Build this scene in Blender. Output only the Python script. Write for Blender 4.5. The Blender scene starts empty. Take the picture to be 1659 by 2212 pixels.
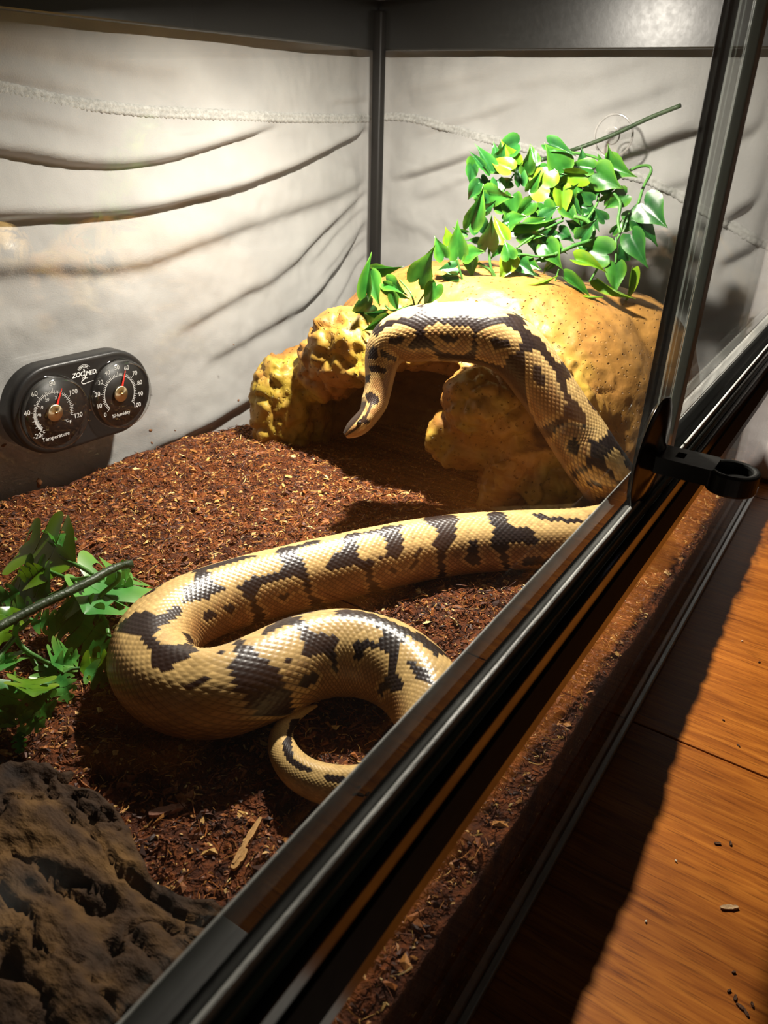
import bpy, bmesh, math, random
import numpy as np
from mathutils import Vector, Matrix

random.seed(7)
rng = np.random.default_rng(7)
scene = bpy.context.scene
COL = scene.collection
PI = math.pi

# ------------------------------------------------------------------ camera
# tank frame: X runs along the front glass, Y into the tank, Z up, metres.
CAM = np.array([0.0, -0.0743, 0.37])
ROT = np.array([[0.554655, -0.831678, 0.025891], [-0.380433, -0.281142, -0.881039], [0.74002, 0.478823, -0.472334]])            # rows: image right, image down, forward
FPX = 1663.97
cam_d = bpy.data.cameras.new('camera')
cam = bpy.data.objects.new('camera', cam_d)
COL.objects.link(cam)
R3 = Matrix((ROT[0], -ROT[1], -ROT[2])).transposed()
cam.matrix_world = Matrix.Translation(CAM) @ R3.to_4x4()
cam_d.sensor_fit = 'VERTICAL'
cam_d.sensor_height = 36.0
cam_d.lens = 36.0 * FPX / 2212.0
cam_d.clip_start = 0.005
cam_d.clip_end = 20
cam_d.dof.use_dof = True
cam_d.dof.focus_distance = 0.50
cam_d.dof.aperture_fstop = 20.0
scene.camera = cam

# ------------------------------------------------------------------ light
w = bpy.data.worlds.new('dim_room'); scene.world = w
w.use_nodes = True
w.node_tree.nodes['Background'].inputs[0].default_value = (0.95, 0.80, 0.62, 1)
w.node_tree.nodes['Background'].inputs[1].default_value = 0.012

vs = scene.view_settings
vs.view_transform = 'Standard'
vs.look = 'None'
vs.gamma = 1.0
vs.use_curve_mapping = False
vs.exposure = 0.22

LAMP = Vector((0.57, 0.270, 0.474))
sp = bpy.data.lights.new('heat_lamp_offscreen', 'AREA')
sp.shape = 'DISK'
sp.size = 0.030
sp.energy = 8.0
sp.spread = math.radians(178)
sp.color = (1.0, 0.90, 0.80)
spo = bpy.data.objects.new('heat_lamp_offscreen', sp)
COL.objects.link(spo)
spo.location = LAMP
AIM = Vector((0.12, -0.13, -1.0)).normalized()            # the dome leans a little towards the end wall and the doors
spo.rotation_mode = 'QUATERNION'
spo.rotation_quaternion = AIM.to_track_quat('-Z', 'Y')

# ------------------------------------------------------------------ helpers
def ray(x, y):
    return ROT.T @ np.array([(x - 829.5) / FPX, (y - 1106.0) / FPX, 1.0])
def onX(x, y, v): d = ray(x, y); return CAM + d * ((v - CAM[0]) / d[0])
def onY(x, y, v): d = ray(x, y); return CAM + d * ((v - CAM[1]) / d[1])
def onZ(x, y, v): d = ray(x, y); return CAM + d * ((v - CAM[2]) / d[2])
def atd(x, y, d): return CAM + ray(x, y) * d

def soil_base(x, y):
    # the substrate is deepest along the doors and thins out towards the far back corner
    return .087 - .045 * x - .020 * y - .060 * x * y
def onS(x, y, hgt):
    # point hgt above the substrate
    z = .07 + hgt
    for _ in range(8):
        p = onZ(x, y, z); z = soil_base(p[0], p[1]) + hgt
    return onZ(x, y, z)

def _hash(ix, iy, iz, seed):
    h = (ix.astype(np.int64) * 374761393 + iy.astype(np.int64) * 668265263 + iz.astype(np.int64) * 2147483647 + seed * 974634777) & 0xFFFFFFFF
    h = ((h ^ (h >> 13)) * 1274126177) & 0xFFFFFFFF
    h = (h ^ (h >> 16)) & 0xFFFF
    return h / 32767.5 - 1.0
def noise3(P, scale=1.0, seed=0):
    P = np.asarray(P, float) * scale
    i = np.floor(P).astype(np.int64); f = P - i
    f = f * f * f * (f * (f * 6 - 15) + 10)
    x0, y0, z0 = i[:, 0], i[:, 1], i[:, 2]
    def c(a, b, d): return _hash(x0 + a, y0 + b, z0 + d, seed)
    fx, fy, fz = f[:, 0], f[:, 1], f[:, 2]
    a = c(0,0,0)*(1-fx)+c(1,0,0)*fx; b = c(0,1,0)*(1-fx)+c(1,1,0)*fx
    e = c(0,0,1)*(1-fx)+c(1,0,1)*fx; g = c(0,1,1)*(1-fx)+c(1,1,1)*fx
    return (a*(1-fy)+b*fy)*(1-fz)+(e*(1-fy)+g*fy)*fz
def fbm(P, scale, octv=4, seed=0, gain=.5):
    r = 0; a = 1; t = 0
    for o in range(octv):
        r = r + a * noise3(P, scale * 2 ** o, seed + o * 17); t += a; a *= gain
    return r / t

def mesh_np(name, V, F, smooth=True):
    """V (n,3); F (m,k) array of equal-size faces or list of lists."""
    me = bpy.data.meshes.new(name)
    if isinstance(F, np.ndarray):
        V = np.asarray(V, np.float32); k = F.shape[1]; m = F.shape[0]
        me.vertices.add(len(V)); me.vertices.foreach_set('co', V.ravel())
        me.loops.add(m * k); me.loops.foreach_set('vertex_index', F.astype(np.int32).ravel())
        me.polygons.add(m)
        me.polygons.foreach_set('loop_start', np.arange(0, m * k, k, dtype=np.int32))
        me.polygons.foreach_set('loop_total', np.full(m, k, np.int32))
        me.update(calc_edges=True)
    else:
        me.from_pydata([tuple(v) for v in V], [], [tuple(f) for f in F]); me.update()
    me.polygons.foreach_set('use_smooth', np.full(len(me.polygons), smooth, dtype=bool))
    return me
def vcol(me, C, name='Col'):
    a = me.color_attributes.new(name, 'FLOAT_COLOR', 'POINT')
    C = np.asarray(C, np.float32)
    if C.shape[1] == 3: C = np.hstack([C, np.ones((len(C), 1), np.float32)])
    a.data.foreach_set('color', C.ravel())
def link(name, me, mat=None, parent=None, M=None):
    o = bpy.data.objects.new(name, me); COL.objects.link(o)
    if mat is not None and me is not None and len(me.materials) == 0: me.materials.append(mat)
    if M is not None: o.matrix_world = M
    if parent is not None:
        o.parent = parent
        o.matrix_parent_inverse = world_of(parent).inverted()
    return o
def world_of(o):
    m = o.matrix_basis.copy()
    if o.parent: m = world_of(o.parent) @ o.matrix_parent_inverse @ m
    return m
def tag(o, label=None, cat=None, group=None, kind=None):
    if label: o['label'] = label
    if cat: o['category'] = cat
    if group: o['group'] = group
    if kind: o['kind'] = kind
    return o
def empty(name, loc=(0, 0, 0)):
    o = bpy.data.objects.new(name, None); COL.objects.link(o); o.location = loc
    o.empty_display_size = .02
    return o
def bm_mesh(name, bm, smooth=False):
    me = bpy.data.meshes.new(name); bm.normal_update(); bm.to_mesh(me); bm.free()
    me.polygons.foreach_set('use_smooth', np.full(len(me.polygons), smooth, dtype=bool))
    return me
def box_bm(bm, lo, hi, bev=0.0, seg=2):
    lo = Vector(lo); hi = Vector(hi)
    r = bmesh.ops.create_cube(bm, size=1.0)
    vs_ = r['verts']
    for v in vs_:
        v.co = Vector(((v.co.x + .5) * (hi.x - lo.x) + lo.x, (v.co.y + .5) * (hi.y - lo.y) + lo.y, (v.co.z + .5) * (hi.z - lo.z) + lo.z))
    if bev > 0:
        es = list({e for v in vs_ for e in v.link_edges})
        bmesh.ops.bevel(bm, geom=es, offset=bev, segments=seg, profile=.5, affect='EDGES')
def box(name, lo, hi, mat, parent=None, bev=0.0, smooth=False):
    bm = bmesh.new(); box_bm(bm, lo, hi, bev)
    return link(name, bm_mesh(name, bm, smooth), mat, parent)
def catmull(P, n):
    """resample control rows P (k,d) -> n rows through Catmull-Rom, uniform in chord length"""
    P = np.asarray(P, float)
    Q = np.vstack([2 * P[0] - P[1], P, 2 * P[-1] - P[-2]])
    out = []
    for i in range(1, len(Q) - 2):
        p0, p1, p2, p3 = Q[i-1], Q[i], Q[i+1], Q[i+2]
        t = np.linspace(0, 1, 24, endpoint=False)[:, None]
        out.append(.5 * ((2*p1) + (-p0+p2)*t + (2*p0-5*p1+4*p2-p3)*t**2 + (-p0+3*p1-3*p2+p3)*t**3))
    out.append(P[-1:]); out = np.vstack(out)
    s = np.concatenate([[0], np.cumsum(np.linalg.norm(np.diff(out[:, :3], axis=0), axis=1))])
    q = np.linspace(0, s[-1], n)
    return np.stack([np.interp(q, s, out[:, k]) for k in range(out.shape[1])], 1), q
def tube_np(P, rad, sides=8, cap=True):
    """sweep; P (n,3), rad scalar or (n,)"""
    P = np.asarray(P, float); n = len(P); rad = np.broadcast_to(rad, (n,))
    T = np.gradient(P, axis=0); T /= np.linalg.norm(T, axis=1)[:, None] + 1e-12
    up = np.array([0, 0, 1.0]) if abs(T[0][2]) < .9 else np.array([1.0, 0, 0])
    V = []; 
    for i in range(n):
        u = up - T[i] * up.dot(T[i]); u /= np.linalg.norm(u) + 1e-12; up = u
        v = np.cross(T[i], u)
        a = np.arange(sides) * 2 * PI / sides
        V.append(P[i] + rad[i] * (np.cos(a)[:, None] * u + np.sin(a)[:, None] * v))
    V = np.vstack(V); F = []
    for i in range(n - 1):
        for j in range(sides):
            F.append((i*sides+j, i*sides+(j+1) % sides, (i+1)*sides+(j+1) % sides, (i+1)*sides+j))
    if cap:
        F.append(tuple(range(sides))[::-1]); F.append(tuple((n-1)*sides + j for j in range(sides)))
    return V, F
def tube(name, pts, rad, mat, parent=None, sides=8, n=40):
    P = np.asarray(pts, float)
    if np.ndim(rad) > 0: P = np.hstack([P, np.asarray(rad, float)[:, None]])
    Q, _ = catmull(P, n)
    V, F = tube_np(Q[:, :3], Q[:, 3] if np.ndim(rad) > 0 else rad, sides)
    return link(name, mesh_np(name, V, F), mat, parent)
def lathe(prof, seg=48):
    """profile rows (radius, height) around +Z"""
    V = []; F = []; k = len(prof)
    for i in range(seg):
        a = 2 * PI * i / seg
        for r, h in prof: V.append((r * math.cos(a), r * math.sin(a), h))
    for i in range(seg):
        j = (i + 1) % seg
        for q in range(k - 1): F.append((i*k+q, j*k+q, j*k+q+1, i*k+q+1))
    return V, F
def basis(loc, x, y, z):
    m = Matrix((Vector(x), Vector(y), Vector(z))).transposed().to_4x4(); m.translation = Vector(loc)
    return m

# ------------------------------------------------------------------ materials
def newmat(name):
    m = bpy.data.materials.new(name); m.use_nodes = True
    nt = m.node_tree; return m, nt, nt.nodes['Principled BSDF']
def N(nt, t, **kw):
    n = nt.nodes.new(t)
    for k, v in kw.items():
        if isinstance(k, str) and hasattr(n, k): setattr(n, k, v)
    return n
def plain(name, col, rough=.5, metal=0, spec=.5, coat=0, bump=0, bscale=200):
    m, nt, b = newmat(name)
    b.inputs['Base Color'].default_value = (*col, 1); b.inputs['Roughness'].default_value = rough
    b.inputs['Metallic'].default_value = metal; b.inputs['Specular IOR Level'].default_value = spec
    b.inputs['Coat Weight'].default_value = coat
    tc = N(nt, 'ShaderNodeTexCoord'); nz = N(nt, 'ShaderNodeTexNoise')
    nz.inputs['Scale'].default_value = bscale; nz.inputs['Detail'].default_value = 3
    nt.links.new(tc.outputs['Object'], nz.inputs['Vector'])
    mr = N(nt, 'ShaderNodeMapRange'); mr.inputs[3].default_value = max(0, rough - .06); mr.inputs[4].default_value = rough + .06
    nt.links.new(nz.outputs['Fac'], mr.inputs[0]); nt.links.new(mr.outputs[0], b.inputs['Roughness'])
    if bump:
        bp = N(nt, 'ShaderNodeBump'); bp.inputs['Strength'].default_value = bump; bp.inputs['Distance'].default_value = .001
        nt.links.new(nz.outputs['Fac'], bp.inputs['Height']); nt.links.new(bp.outputs[0], b.inputs['Normal'])
    return m
def ramp(nt, stops):
    r = N(nt, 'ShaderNodeValToRGB'); e = r.color_ramp.elements
    e[0].position, e[0].color = stops[0][0], (*stops[0][1], 1)
    e[1].position, e[1].color = stops[-1][0], (*stops[-1][1], 1)
    for p, c in stops[1:-1]:
        q = e.new(p); q.color = (*c, 1)
    return r
def noise_mat(name, scale, stops, rough=.7, bump=.4, bdist=.002, bscale=None, detail=6, spec=.3, vec_scale=(1, 1, 1), coords='Object'):
    m, nt, b = newmat(name)
    tc = N(nt, 'ShaderNodeTexCoord'); mp = N(nt, 'ShaderNodeMapping'); mp.inputs['Scale'].default_value = vec_scale
    nz = N(nt, 'ShaderNodeTexNoise'); nz.inputs['Scale'].default_value = scale; nz.inputs['Detail'].default_value = detail
    nt.links.new(tc.outputs[coords], mp.inputs[0]); nt.links.new(mp.outputs[0], nz.inputs['Vector'])
    r = ramp(nt, stops); nt.links.new(nz.outputs['Fac'], r.inputs[0]); nt.links.new(r.outputs[0], b.inputs['Base Color'])
    b.inputs['Roughness'].default_value = rough; b.inputs['Specular IOR Level'].default_value = spec
    n2 = N(nt, 'ShaderNodeTexNoise'); n2.inputs['Scale'].default_value = bscale or scale * 4; n2.inputs['Detail'].default_value = 5
    nt.links.new(mp.outputs[0], n2.inputs['Vector'])
    bp = N(nt, 'ShaderNodeBump'); bp.inputs['Strength'].default_value = bump; bp.inputs['Distance'].default_value = bdist
    nt.links.new(n2.outputs['Fac'], bp.inputs['Height']); nt.links.new(bp.outputs[0], b.inputs['Normal'])
    return m
def glass_mat(name, tint=(.97, .985, .975), dust=0.0, f0=.04, rough=0.0, dust_scale=6, dust_col=(.85, .82, .78)):
    """thin clear pane: see-through with Schlick reflection, plus a film of dust"""
    m = bpy.data.materials.new(name); m.use_nodes = True; nt = m.node_tree
    nt.nodes.clear()
    out = N(nt, 'ShaderNodeOutputMaterial'); tr = N(nt, 'ShaderNodeBsdfTransparent'); gl = N(nt, 'ShaderNodeBsdfGlossy')
    tr.inputs[0].default_value = (*tint, 1); gl.inputs['Roughness'].default_value = rough
    lw = N(nt, 'ShaderNodeLayerWeight'); lw.inputs['Blend'].default_value = .5
    pw = N(nt, 'ShaderNodeMath', operation='POWER'); pw.inputs[1].default_value = 5
    ma = N(nt, 'ShaderNodeMath', operation='MULTIPLY_ADD'); ma.inputs[1].default_value = 1 - f0; ma.inputs[2].default_value = f0
    nt.links.new(lw.outputs['Facing'], pw.inputs[0]); nt.links.new(pw.outputs[0], ma.inputs[0])
    mx = N(nt, 'ShaderNodeMixShader'); nt.links.new(ma.outputs[0], mx.inputs[0])
    nt.links.new(tr.outputs[0], mx.inputs[1]); nt.links.new(gl.outputs[0], mx.inputs[2])
    last = mx
    if dust > 0:
        tc = N(nt, 'ShaderNodeTexCoord'); nz = N(nt, 'ShaderNodeTexNoise'); nz.inputs['Scale'].default_value = dust_scale; nz.inputs['Detail'].default_value = 8
        nz.inputs['Roughness'].default_value = .65
        nt.links.new(tc.outputs['Object'], nz.inputs['Vector'])
        mr = N(nt, 'ShaderNodeMapRange'); mr.inputs[1].default_value = .35; mr.inputs[2].default_value = .75; mr.inputs[3].default_value = dust * .2; mr.inputs[4].default_value = dust
        nt.links.new(nz.outputs['Fac'], mr.inputs[0])
        tl = N(nt, 'ShaderNodeBsdfTranslucent'); df = N(nt, 'ShaderNodeBsdfDiffuse'); ad = N(nt, 'ShaderNodeMixShader')
        tl.inputs[0].default_value = (*dust_col, 1); df.inputs[0].default_value = (*dust_col, 1)
        ad.inputs[0].default_value = .5
        nt.links.new(tl.outputs[0], ad.inputs[1]); nt.links.new(df.outputs[0], ad.inputs[2])
        m2 = N(nt, 'ShaderNodeMixShader'); nt.links.new(mr.outputs[0], m2.inputs[0]); nt.links.new(mx.outputs[0], m2.inputs[1]); nt.links.new(ad.outputs[0], m2.inputs[2])
        last = m2
    nt.links.new(last.outputs[0], out.inputs['Surface'])
    return m

M_black = plain('black_plastic', (.010, .010, .009), .35, spec=.45, bump=.05)
M_rail = plain('black_rail', (.006, .006, .006), .22, spec=.5)
M_rubber = plain('black_rubber', (.012, .011, .010), .42, spec=.4)
M_edge = plain('ground_glass_edge', (.42, .47, .44), .35, spec=.5, bump=.4, bscale=300)
M_teal = plain('green_glass_edge', (.055, .095, .085), .2, spec=.6, bump=.2, bscale=250)
M_trim = plain('grey_metal_trim', (.62, .70, .74), .38, metal=1, bump=.3, bscale=260)
M_glass = glass_mat('tank_glass', dust=.0)
M_front = glass_mat('front_glass', dust=.007, dust_scale=5)
# ================================================================== setting
XL, XR, YB, ZT = -0.14, 0.86, 0.51, 0.468     # inner faces of the tank, top of its frame
ZF = 0.419                                     # lower edge of the black top frame

def wood_mat():
    m, nt, b = newmat('stained_wood_planks')
    tc = N(nt, 'ShaderNodeTexCoord'); mp = N(nt, 'ShaderNodeMapping'); mp.inputs['Scale'].default_value = (70, 4.5, 1)
    nt.links.new(tc.outputs['Object'], mp.inputs[0])
    n1 = N(nt, 'ShaderNodeTexNoise'); n1.inputs['Scale'].default_value = 3.2; n1.inputs['Detail'].default_value = 9; n1.inputs['Roughness'].default_value = .62; n1.inputs['Distortion'].default_value = .8
    nt.links.new(mp.outputs[0], n1.inputs['Vector'])
    r = ramp(nt, [(.25, (.17, .045, .006)), (.45, (.31, .092, .011)), (.6, (.41, .135, .017)), (.8, (.52, .195, .030))])
    nt.links.new(n1.outputs['Fac'], r.inputs[0])
    mp2 = N(nt, 'ShaderNodeMapping'); mp2.inputs['Scale'].default_value = (16, 2.6, 1); nt.links.new(tc.outputs['Object'], mp2.inputs[0])
    n2 = N(nt, 'ShaderNodeTexNoise'); n2.inputs['Scale'].default_value = 1.0; n2.inputs['Detail'].default_value = 2
    nt.links.new(mp2.outputs[0], n2.inputs['Vector'])
    r2 = ramp(nt, [(.35, (.62, .58, .55)), (.65, (1.1, 1.1, 1.1))]); nt.links.new(n2.outputs['Fac'], r2.inputs[0])
    mx = N(nt, 'ShaderNodeMixRGB', blend_type='MULTIPLY'); mx.inputs[0].default_value = .85
    nt.links.new(r.outputs[0], mx.inputs[1]); nt.links.new(r2.outputs[0], mx.inputs[2])
    # fine dark pores drawn out along the grain
    mp3 = N(nt, 'ShaderNodeMapping'); mp3.inputs['Scale'].default_value = (900, 42, 1); nt.links.new(tc.outputs['Object'], mp3.inputs[0])
    n3 = N(nt, 'ShaderNodeTexNoise'); n3.inputs['Scale'].default_value = 1.0; n3.inputs['Detail'].default_value = 3; nt.links.new(mp3.outputs[0], n3.inputs['Vector'])
    r3 = ramp(nt, [(.30, (.45, .40, .36)), (.46, (1, 1, 1))]); nt.links.new(n3.outputs['Fac'], r3.inputs[0])
    mx2 = N(nt, 'ShaderNodeMixRGB', blend_type='MULTIPLY'); mx2.inputs[0].default_value = .8
    nt.links.new(mx.outputs[0], mx2.inputs[1]); nt.links.new(r3.outputs[0], mx2.inputs[2])
    nt.links.new(mx2.outputs[0], b.inputs['Base Color'])
    b.inputs['Roughness'].default_value = .33; b.inputs['Specular IOR Level'].default_value = .45
    bp = N(nt, 'ShaderNodeBump'); bp.inputs['Strength'].default_value = .12; bp.inputs['Distance'].default_value = .0006
    nt.links.new(n3.outputs['Fac'], bp.inputs['Height']); nt.links.new(bp.outputs[0], b.inputs['Normal'])
    return m
M_wood = wood_mat()
M_under = plain('dark_underlay', (.008, .006, .005), .8)
fl = box('floor', (-1.3, -1.5, -.030), (1.75, 1.0, -.006), M_under); fl['kind'] = 'structure'
for x0 in (-1.251, -.831, -.411, .009, .429, .849, 1.269):
    box('plank', (x0 + .0007, -1.5, -.006), (x0 + .4193, 1.0, 0), M_wood, fl, bev=.0006)
M_wall = noise_mat('dim_painted_wall', 3, [(.3, (.30, .27, .23)), (.7, (.36, .33, .28))], rough=.8, bump=.1)
for nm, lo, hi in (('wall_back', (-1.3, .80, 0), (1.75, .82, 2.2)), ('wall_right', (1.55, -1.5, 0), (1.57, .80, 2.2))):
    o = box(nm, lo, hi, M_wall); o['kind'] = 'structure'

# ================================================================== terrarium
tank = empty('terrarium', (.36, .255, 0))
tag(tank, 'long glass terrarium with black frame and sliding doors on the wooden floor', 'terrarium')
G = .005
box('base_glass', (XL, G, .001), (XR, YB, .006), M_glass, tank)
box('back_glass', (XL - G, YB, .001), (XR + G, YB + G, ZT - .004), M_glass, tank)
box('end_glass', (XR, 0, .001), (XR + G, YB, ZT - .004), M_glass, tank)
box('end_glass', (XL - G, 0, .001), (XL, YB, ZT - .004), M_glass, tank)
box('lower_front_glass', (XL, 0, .001), (XR, G, .168), M_front, tank)
# ground bottom edge of the panes seen along the floor
for lo, hi in (((XL - G, -.0042, 0), (XR + G, -.0002, .0058)), ((XR + G, -.0036, 0), (XR + G + .0035, YB + G, .0042))):
    box('base_trim', lo, hi, M_trim, tank, bev=.0008)
M_seal = plain('black_silicone_seal', (.010, .009, .008), .5, spec=.25)
# corner seals
for x, y in ((XR - .0115, YB - .013), (XL, YB - .013)):
    bm = bmesh.new(); box_bm(bm, (x, y, .006), (x + .0115, y + .013, ZT - .01), .003)
    link('corner_seal', bm_mesh('corner_seal', bm, True), M_seal, tank)
# top frame: four black bars with a lip, the middle open to the lamps
FW = .030
def frame_bar(lo, hi): return box('top_frame', lo, hi, M_black, tank, bev=.0015)
frame_bar((XL - .008, YB - .0025, ZF), (XR + .008, YB + .009, ZT))
frame_bar((XR - .0025, -.008, ZF), (XR + .009, YB - .0025, ZT))
frame_bar((XL - .009, -.008, ZF), (XL + .0025, YB - .0025, ZT))
frame_bar((XL + .0025, -.008, ZF + .012), (XR - .0025, .024, ZT))
# rail: outer face, channel floor, inner lip, middle rib
rail = empty('door_rail', (.315, .01, .16)); rail.parent = tank; rail.matrix_parent_inverse = world_of(tank).inverted()
ZR = .2034
M_matt = plain('matt_black_plastic', (.010, .010, .009), .8, spec=.15)
box('outer_face', (XL, -.0050, .1590), (XR, -.0012, ZR - .006), M_rail, rail, bev=.0007)
box('outer_band', (XL, -.0060, .1690), (XR, -.0046, .1885), M_matt, rail, bev=.0004)
box('rail_body', (XL, -.0012, .160), (XR, .0160, ZR - .0135), M_matt, rail, bev=.0006)
box('inner_lip', (XL, .0150, ZR - .0145), (XR, .0160, ZR + .0006), M_matt, rail)
box('middle_rib', (XL, .0088, ZR - .0145), (XR, .0105, ZR - .0062), M_matt, rail)
box('outer_lip', (XL, -.0018, ZR - .0060), (XR, .0008, ZR + .0002), M_teal, rail, bev=.0010)
M_liphighlight = noise_mat('grey_lip_highlight', 120, [(.3, (.30, .30, .28)), (.7, (.62, .62, .58))], rough=.4, bump=.3, vec_scale=(.3, 1, 1))  # pale grey stands in for the bright highlight along the rail's lips
box('track_lip_highlight', (XL, .0010, ZR - .0060), (XR, .0026, ZR + .0036), M_liphighlight, rail, bev=.0006)
box('inner_lip_highlight', (XL, .0151, ZR + .0006), (XR, .0158, ZR + .0012), M_liphighlight, rail, bev=.0003)  # thin pale strip painting the highlight on the inner lip
# sliding doors: the outer (left) one and the inner (right) one, their edges polished, a seal on the inner
d1 = box('sliding_door', (XL + .002, .0030, ZR - .013), (.3905, .0080, ZF + .010), M_front, tank)
box('polished_edge', (.3907, .0030, ZR - .013), (.4000, .0078, ZF + .010), M_edge, d1, bev=.0008)
d2 = box('sliding_door', (.3790, .0112, ZR - .013), (XR - .002, .0148, ZF + .010), M_front, tank)
box('edge_seal', (.3690, .0108, ZR - .013), (.3788, .0152, ZF + .010), M_seal, d2, bev=.0008)
box('polished_edge', (.4235, .0098, ZR - .013), (.4262, .0111, ZF + .010), M_edge, d2, bev=.0004)

# ================================================================== fabric behind the back and end glass
def fabric():
    OFF = .030
    cx0, cx1, cy0 = XL - .02, XR + OFF, YB + OFF
    L1 = cx1 - cx0; L2 = cy0 + .03                      # along the back, then along the end
    du = .0028
    nu = int((L1 + L2) / du); nz = 175
    U = np.linspace(0, L1 + L2, nu); Zc = np.linspace(.006, .50, nz)
    uu, zz = np.meshgrid(U, Zc, indexing='ij')
    disp = np.zeros_like(uu)
    def addfold(pts, A, wu, wd, back, sharp=.0016):
        """pts in (u,z); cloth sags forward above the line and tucks back under it"""
        nonlocal disp
        P = np.array(pts)
        P = P[np.argsort(P[:, 0])]
        zl = np.interp(uu, P[:, 0], P[:, 1])
        # smooth the polyline a little
        Z1 = np.interp(U, P[:, 0], P[:, 1]); k = np.ones(25) / 25; Z1 = np.convolve(np.pad(Z1, 12, 'edge'), k, 'valid'); zl = Z1[:, None] + 0 * zz
        fl = min(.06, .30 * (P[-1, 0] - P[0, 0]))
        fade = np.clip((uu - P[0, 0]) / fl + (1 if P[0, 0] <= 0.13 else 0), 0, 1) * np.clip((P[-1, 0] - uu) / fl, 0, 1)
        fade = np.maximum(fade, 0); fade = fade * fade * (3 - 2 * fade)
        d = zz - zl
        up = 1 / (1 + np.exp(-d / sharp))
        f = A * np.exp(-np.maximum(d, 0) / wu) * up - back * np.exp(np.minimum(d, 0) / wd) * (1 - up)
        disp = disp + 1.35 * f * fade
    def back(pts): return [(onY(x, y, YB + OFF)[0] - cx0, onY(x, y, YB + OFF)[2]) for x, y in pts]
    def end(pts): return [(L1 + (cy0 - onX(x, y, XR + OFF)[1]), onX(x, y, XR + OFF)[2]) for x, y in pts]
    ext = lambda pts, dx=-.35: [(pts[0][0] + dx, pts[0][1] + .01)] + pts
    addfold(ext(back([(0,318),(100,345),(200,354),(290,350),(380,333),(480,300),(600,264)])), .013, .030, .012, .007)
    addfold(ext(back([(0,462),(150,462),(280,453),(380,432),(500,405),(620,360),(720,310),(806,268)])), .013, .035, .012, .007)
    addfold(ext(back([(0,588),(110,580),(200,588),(330,570),(420,530),(560,482),(700,432),(806,380)])), .007, .035, .014, .006, .004)
    addfold(back([(330,745),(420,700),(500,650),(600,600),(700,500),(806,400)]), .006, .030, .016, .006, .004)
    addfold(back([(420,800),(560,720),(660,660),(740,560),(806,440)]), .006, .028, .014, .006, .004)
    addfold(back([(290,985),(430,930),(560,850),(700,740),(790,640)]), .009, .030, .020, .007, .003)
    addfold(back([(620,700),(700,610),(760,520),(806,470)]), .004, .012, .010, .004, .002)
    addfold(ext(back([(0,92),(150,125),(300,155),(420,160)])), .006, .03, .015, .004, .004)
    addfold(ext(back([(0,165),(100,190),(240,212)])), .006, .02, .012, .005, .003)
    addfold(ext(back([(0,245),(110,265),(145,290),(240,300)])), .005, .015, .010, .004, .003)
    addfold(back([(690,225),(760,216),(808,214)]), .004, .012, .01, .003, .002)
    addfold(end([(835,392),(900,376),(1000,343),(1080,312)]), .009, .025, .012, .006, .002)
    addfold(end([(835,208),(900,197),(1000,175),(1140,140)]), .005, .025, .02, .004, .004)
    addfold(end([(835,232),(960,215),(1100,190),(1300,160)]), .003, .02, .02, .003, .004)
    addfold(end([(1340,335),(1400,310),(1470,282),(1540,262)]), .009, .022, .02, .006, .004)
    addfold(end([(835,470),(900,500),(960,520)]), .003, .02, .02, .002, .004)
    addfold(end([(1000,470),(1100,430),(1200,380)]), .004, .03, .02, .003, .004)
    addfold(end([(1540,520),(1580,480),(1620,430),(1659,385)]), .008, .025, .02, .006, .003)
    addfold(end([(1540,590),(1590,560),(1640,520),(1659,500)]), .007, .03, .02, .005, .003)
    addfold(end([(1480,690),(1560,680),(1640,640),(1659,620)]), .006, .04, .02, .005, .004)
    addfold(end([(860,300),(960,275),(1060,240),(1180,205)]), .005, .02, .015, .004, .003)
    addfold(end([(880,440),(980,400),(1060,365)]), .004, .02, .015, .003, .003)
    addfold(end([(1180,200),(1300,165),(1400,130),(1480,115)]), .004, .02, .02, .003, .004)
    addfold(end([(1220,260),(1340,225),(1440,190),(1520,170)]), .005, .02, .02, .004, .004)
    addfold(end([(1400,430),(1460,400),(1520,370)]), .004, .02, .015, .003, .003)
    addfold(end([(1560,330),(1610,290),(1659,240)]), .006, .02, .02, .005, .003)
    # gathered folds that start at the corner post
    for k in range(5):
        y = 395 + 32 * k
        addfold(back([(640 + 14 * k, y + 165), (700 + 10 * k, y + 95), (760 + 4 * k, y + 35), (806, y)]), .0022, .008, .008, .002, .0015)
    Pn = np.stack([uu.ravel(), zz.ravel(), 0 * uu.ravel()], 1)
    disp += (.0045 * fbm(Pn * [1, 1.8, 1], 8, 3, 3) + .0014 * fbm(Pn, 38, 3, 9)).reshape(uu.shape)
    disp += .0006 * np.abs(fbm(Pn * [1, .8, 1], 70, 2, 21)).reshape(uu.shape)
    disp = .024 * np.tanh(disp / .024)
    # round the corner
    rc = .035
    V = np.zeros((nu, nz, 3))
    for i, u in enumerate(U):
        if u < L1 - rc: p = np.array([cx0 + u, cy0]); n = np.array([0, -1.])
        elif u > L1 + rc: p = np.array([cx1, cy0 - (u - L1)]); n = np.array([-1., 0])
        else:
            a = (u - L1 + rc) / (2 * rc) * PI / 2; R_ = rc
            p = np.array([cx1 - R_ + R_ * math.sin(a), cy0 - R_ + R_ * math.cos(a)]); n = -np.array([math.sin(a), math.cos(a)])
        V[i, :, 0] = p[0] + n[0] * disp[i]; V[i, :, 1] = p[1] + n[1] * disp[i]; V[i, :, 2] = Zc
    idx = np.arange(nu * nz).reshape(nu, nz)
    F = np.stack([idx[:-1, :-1].ravel(), idx[1:, :-1].ravel(), idx[1:, 1:].ravel(), idx[:-1, 1:].ravel()], 1)
    me = mesh_np('fabric', V.reshape(-1, 3), F)
    m, nt, b = newmat('grey_jersey_fabric')
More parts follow.
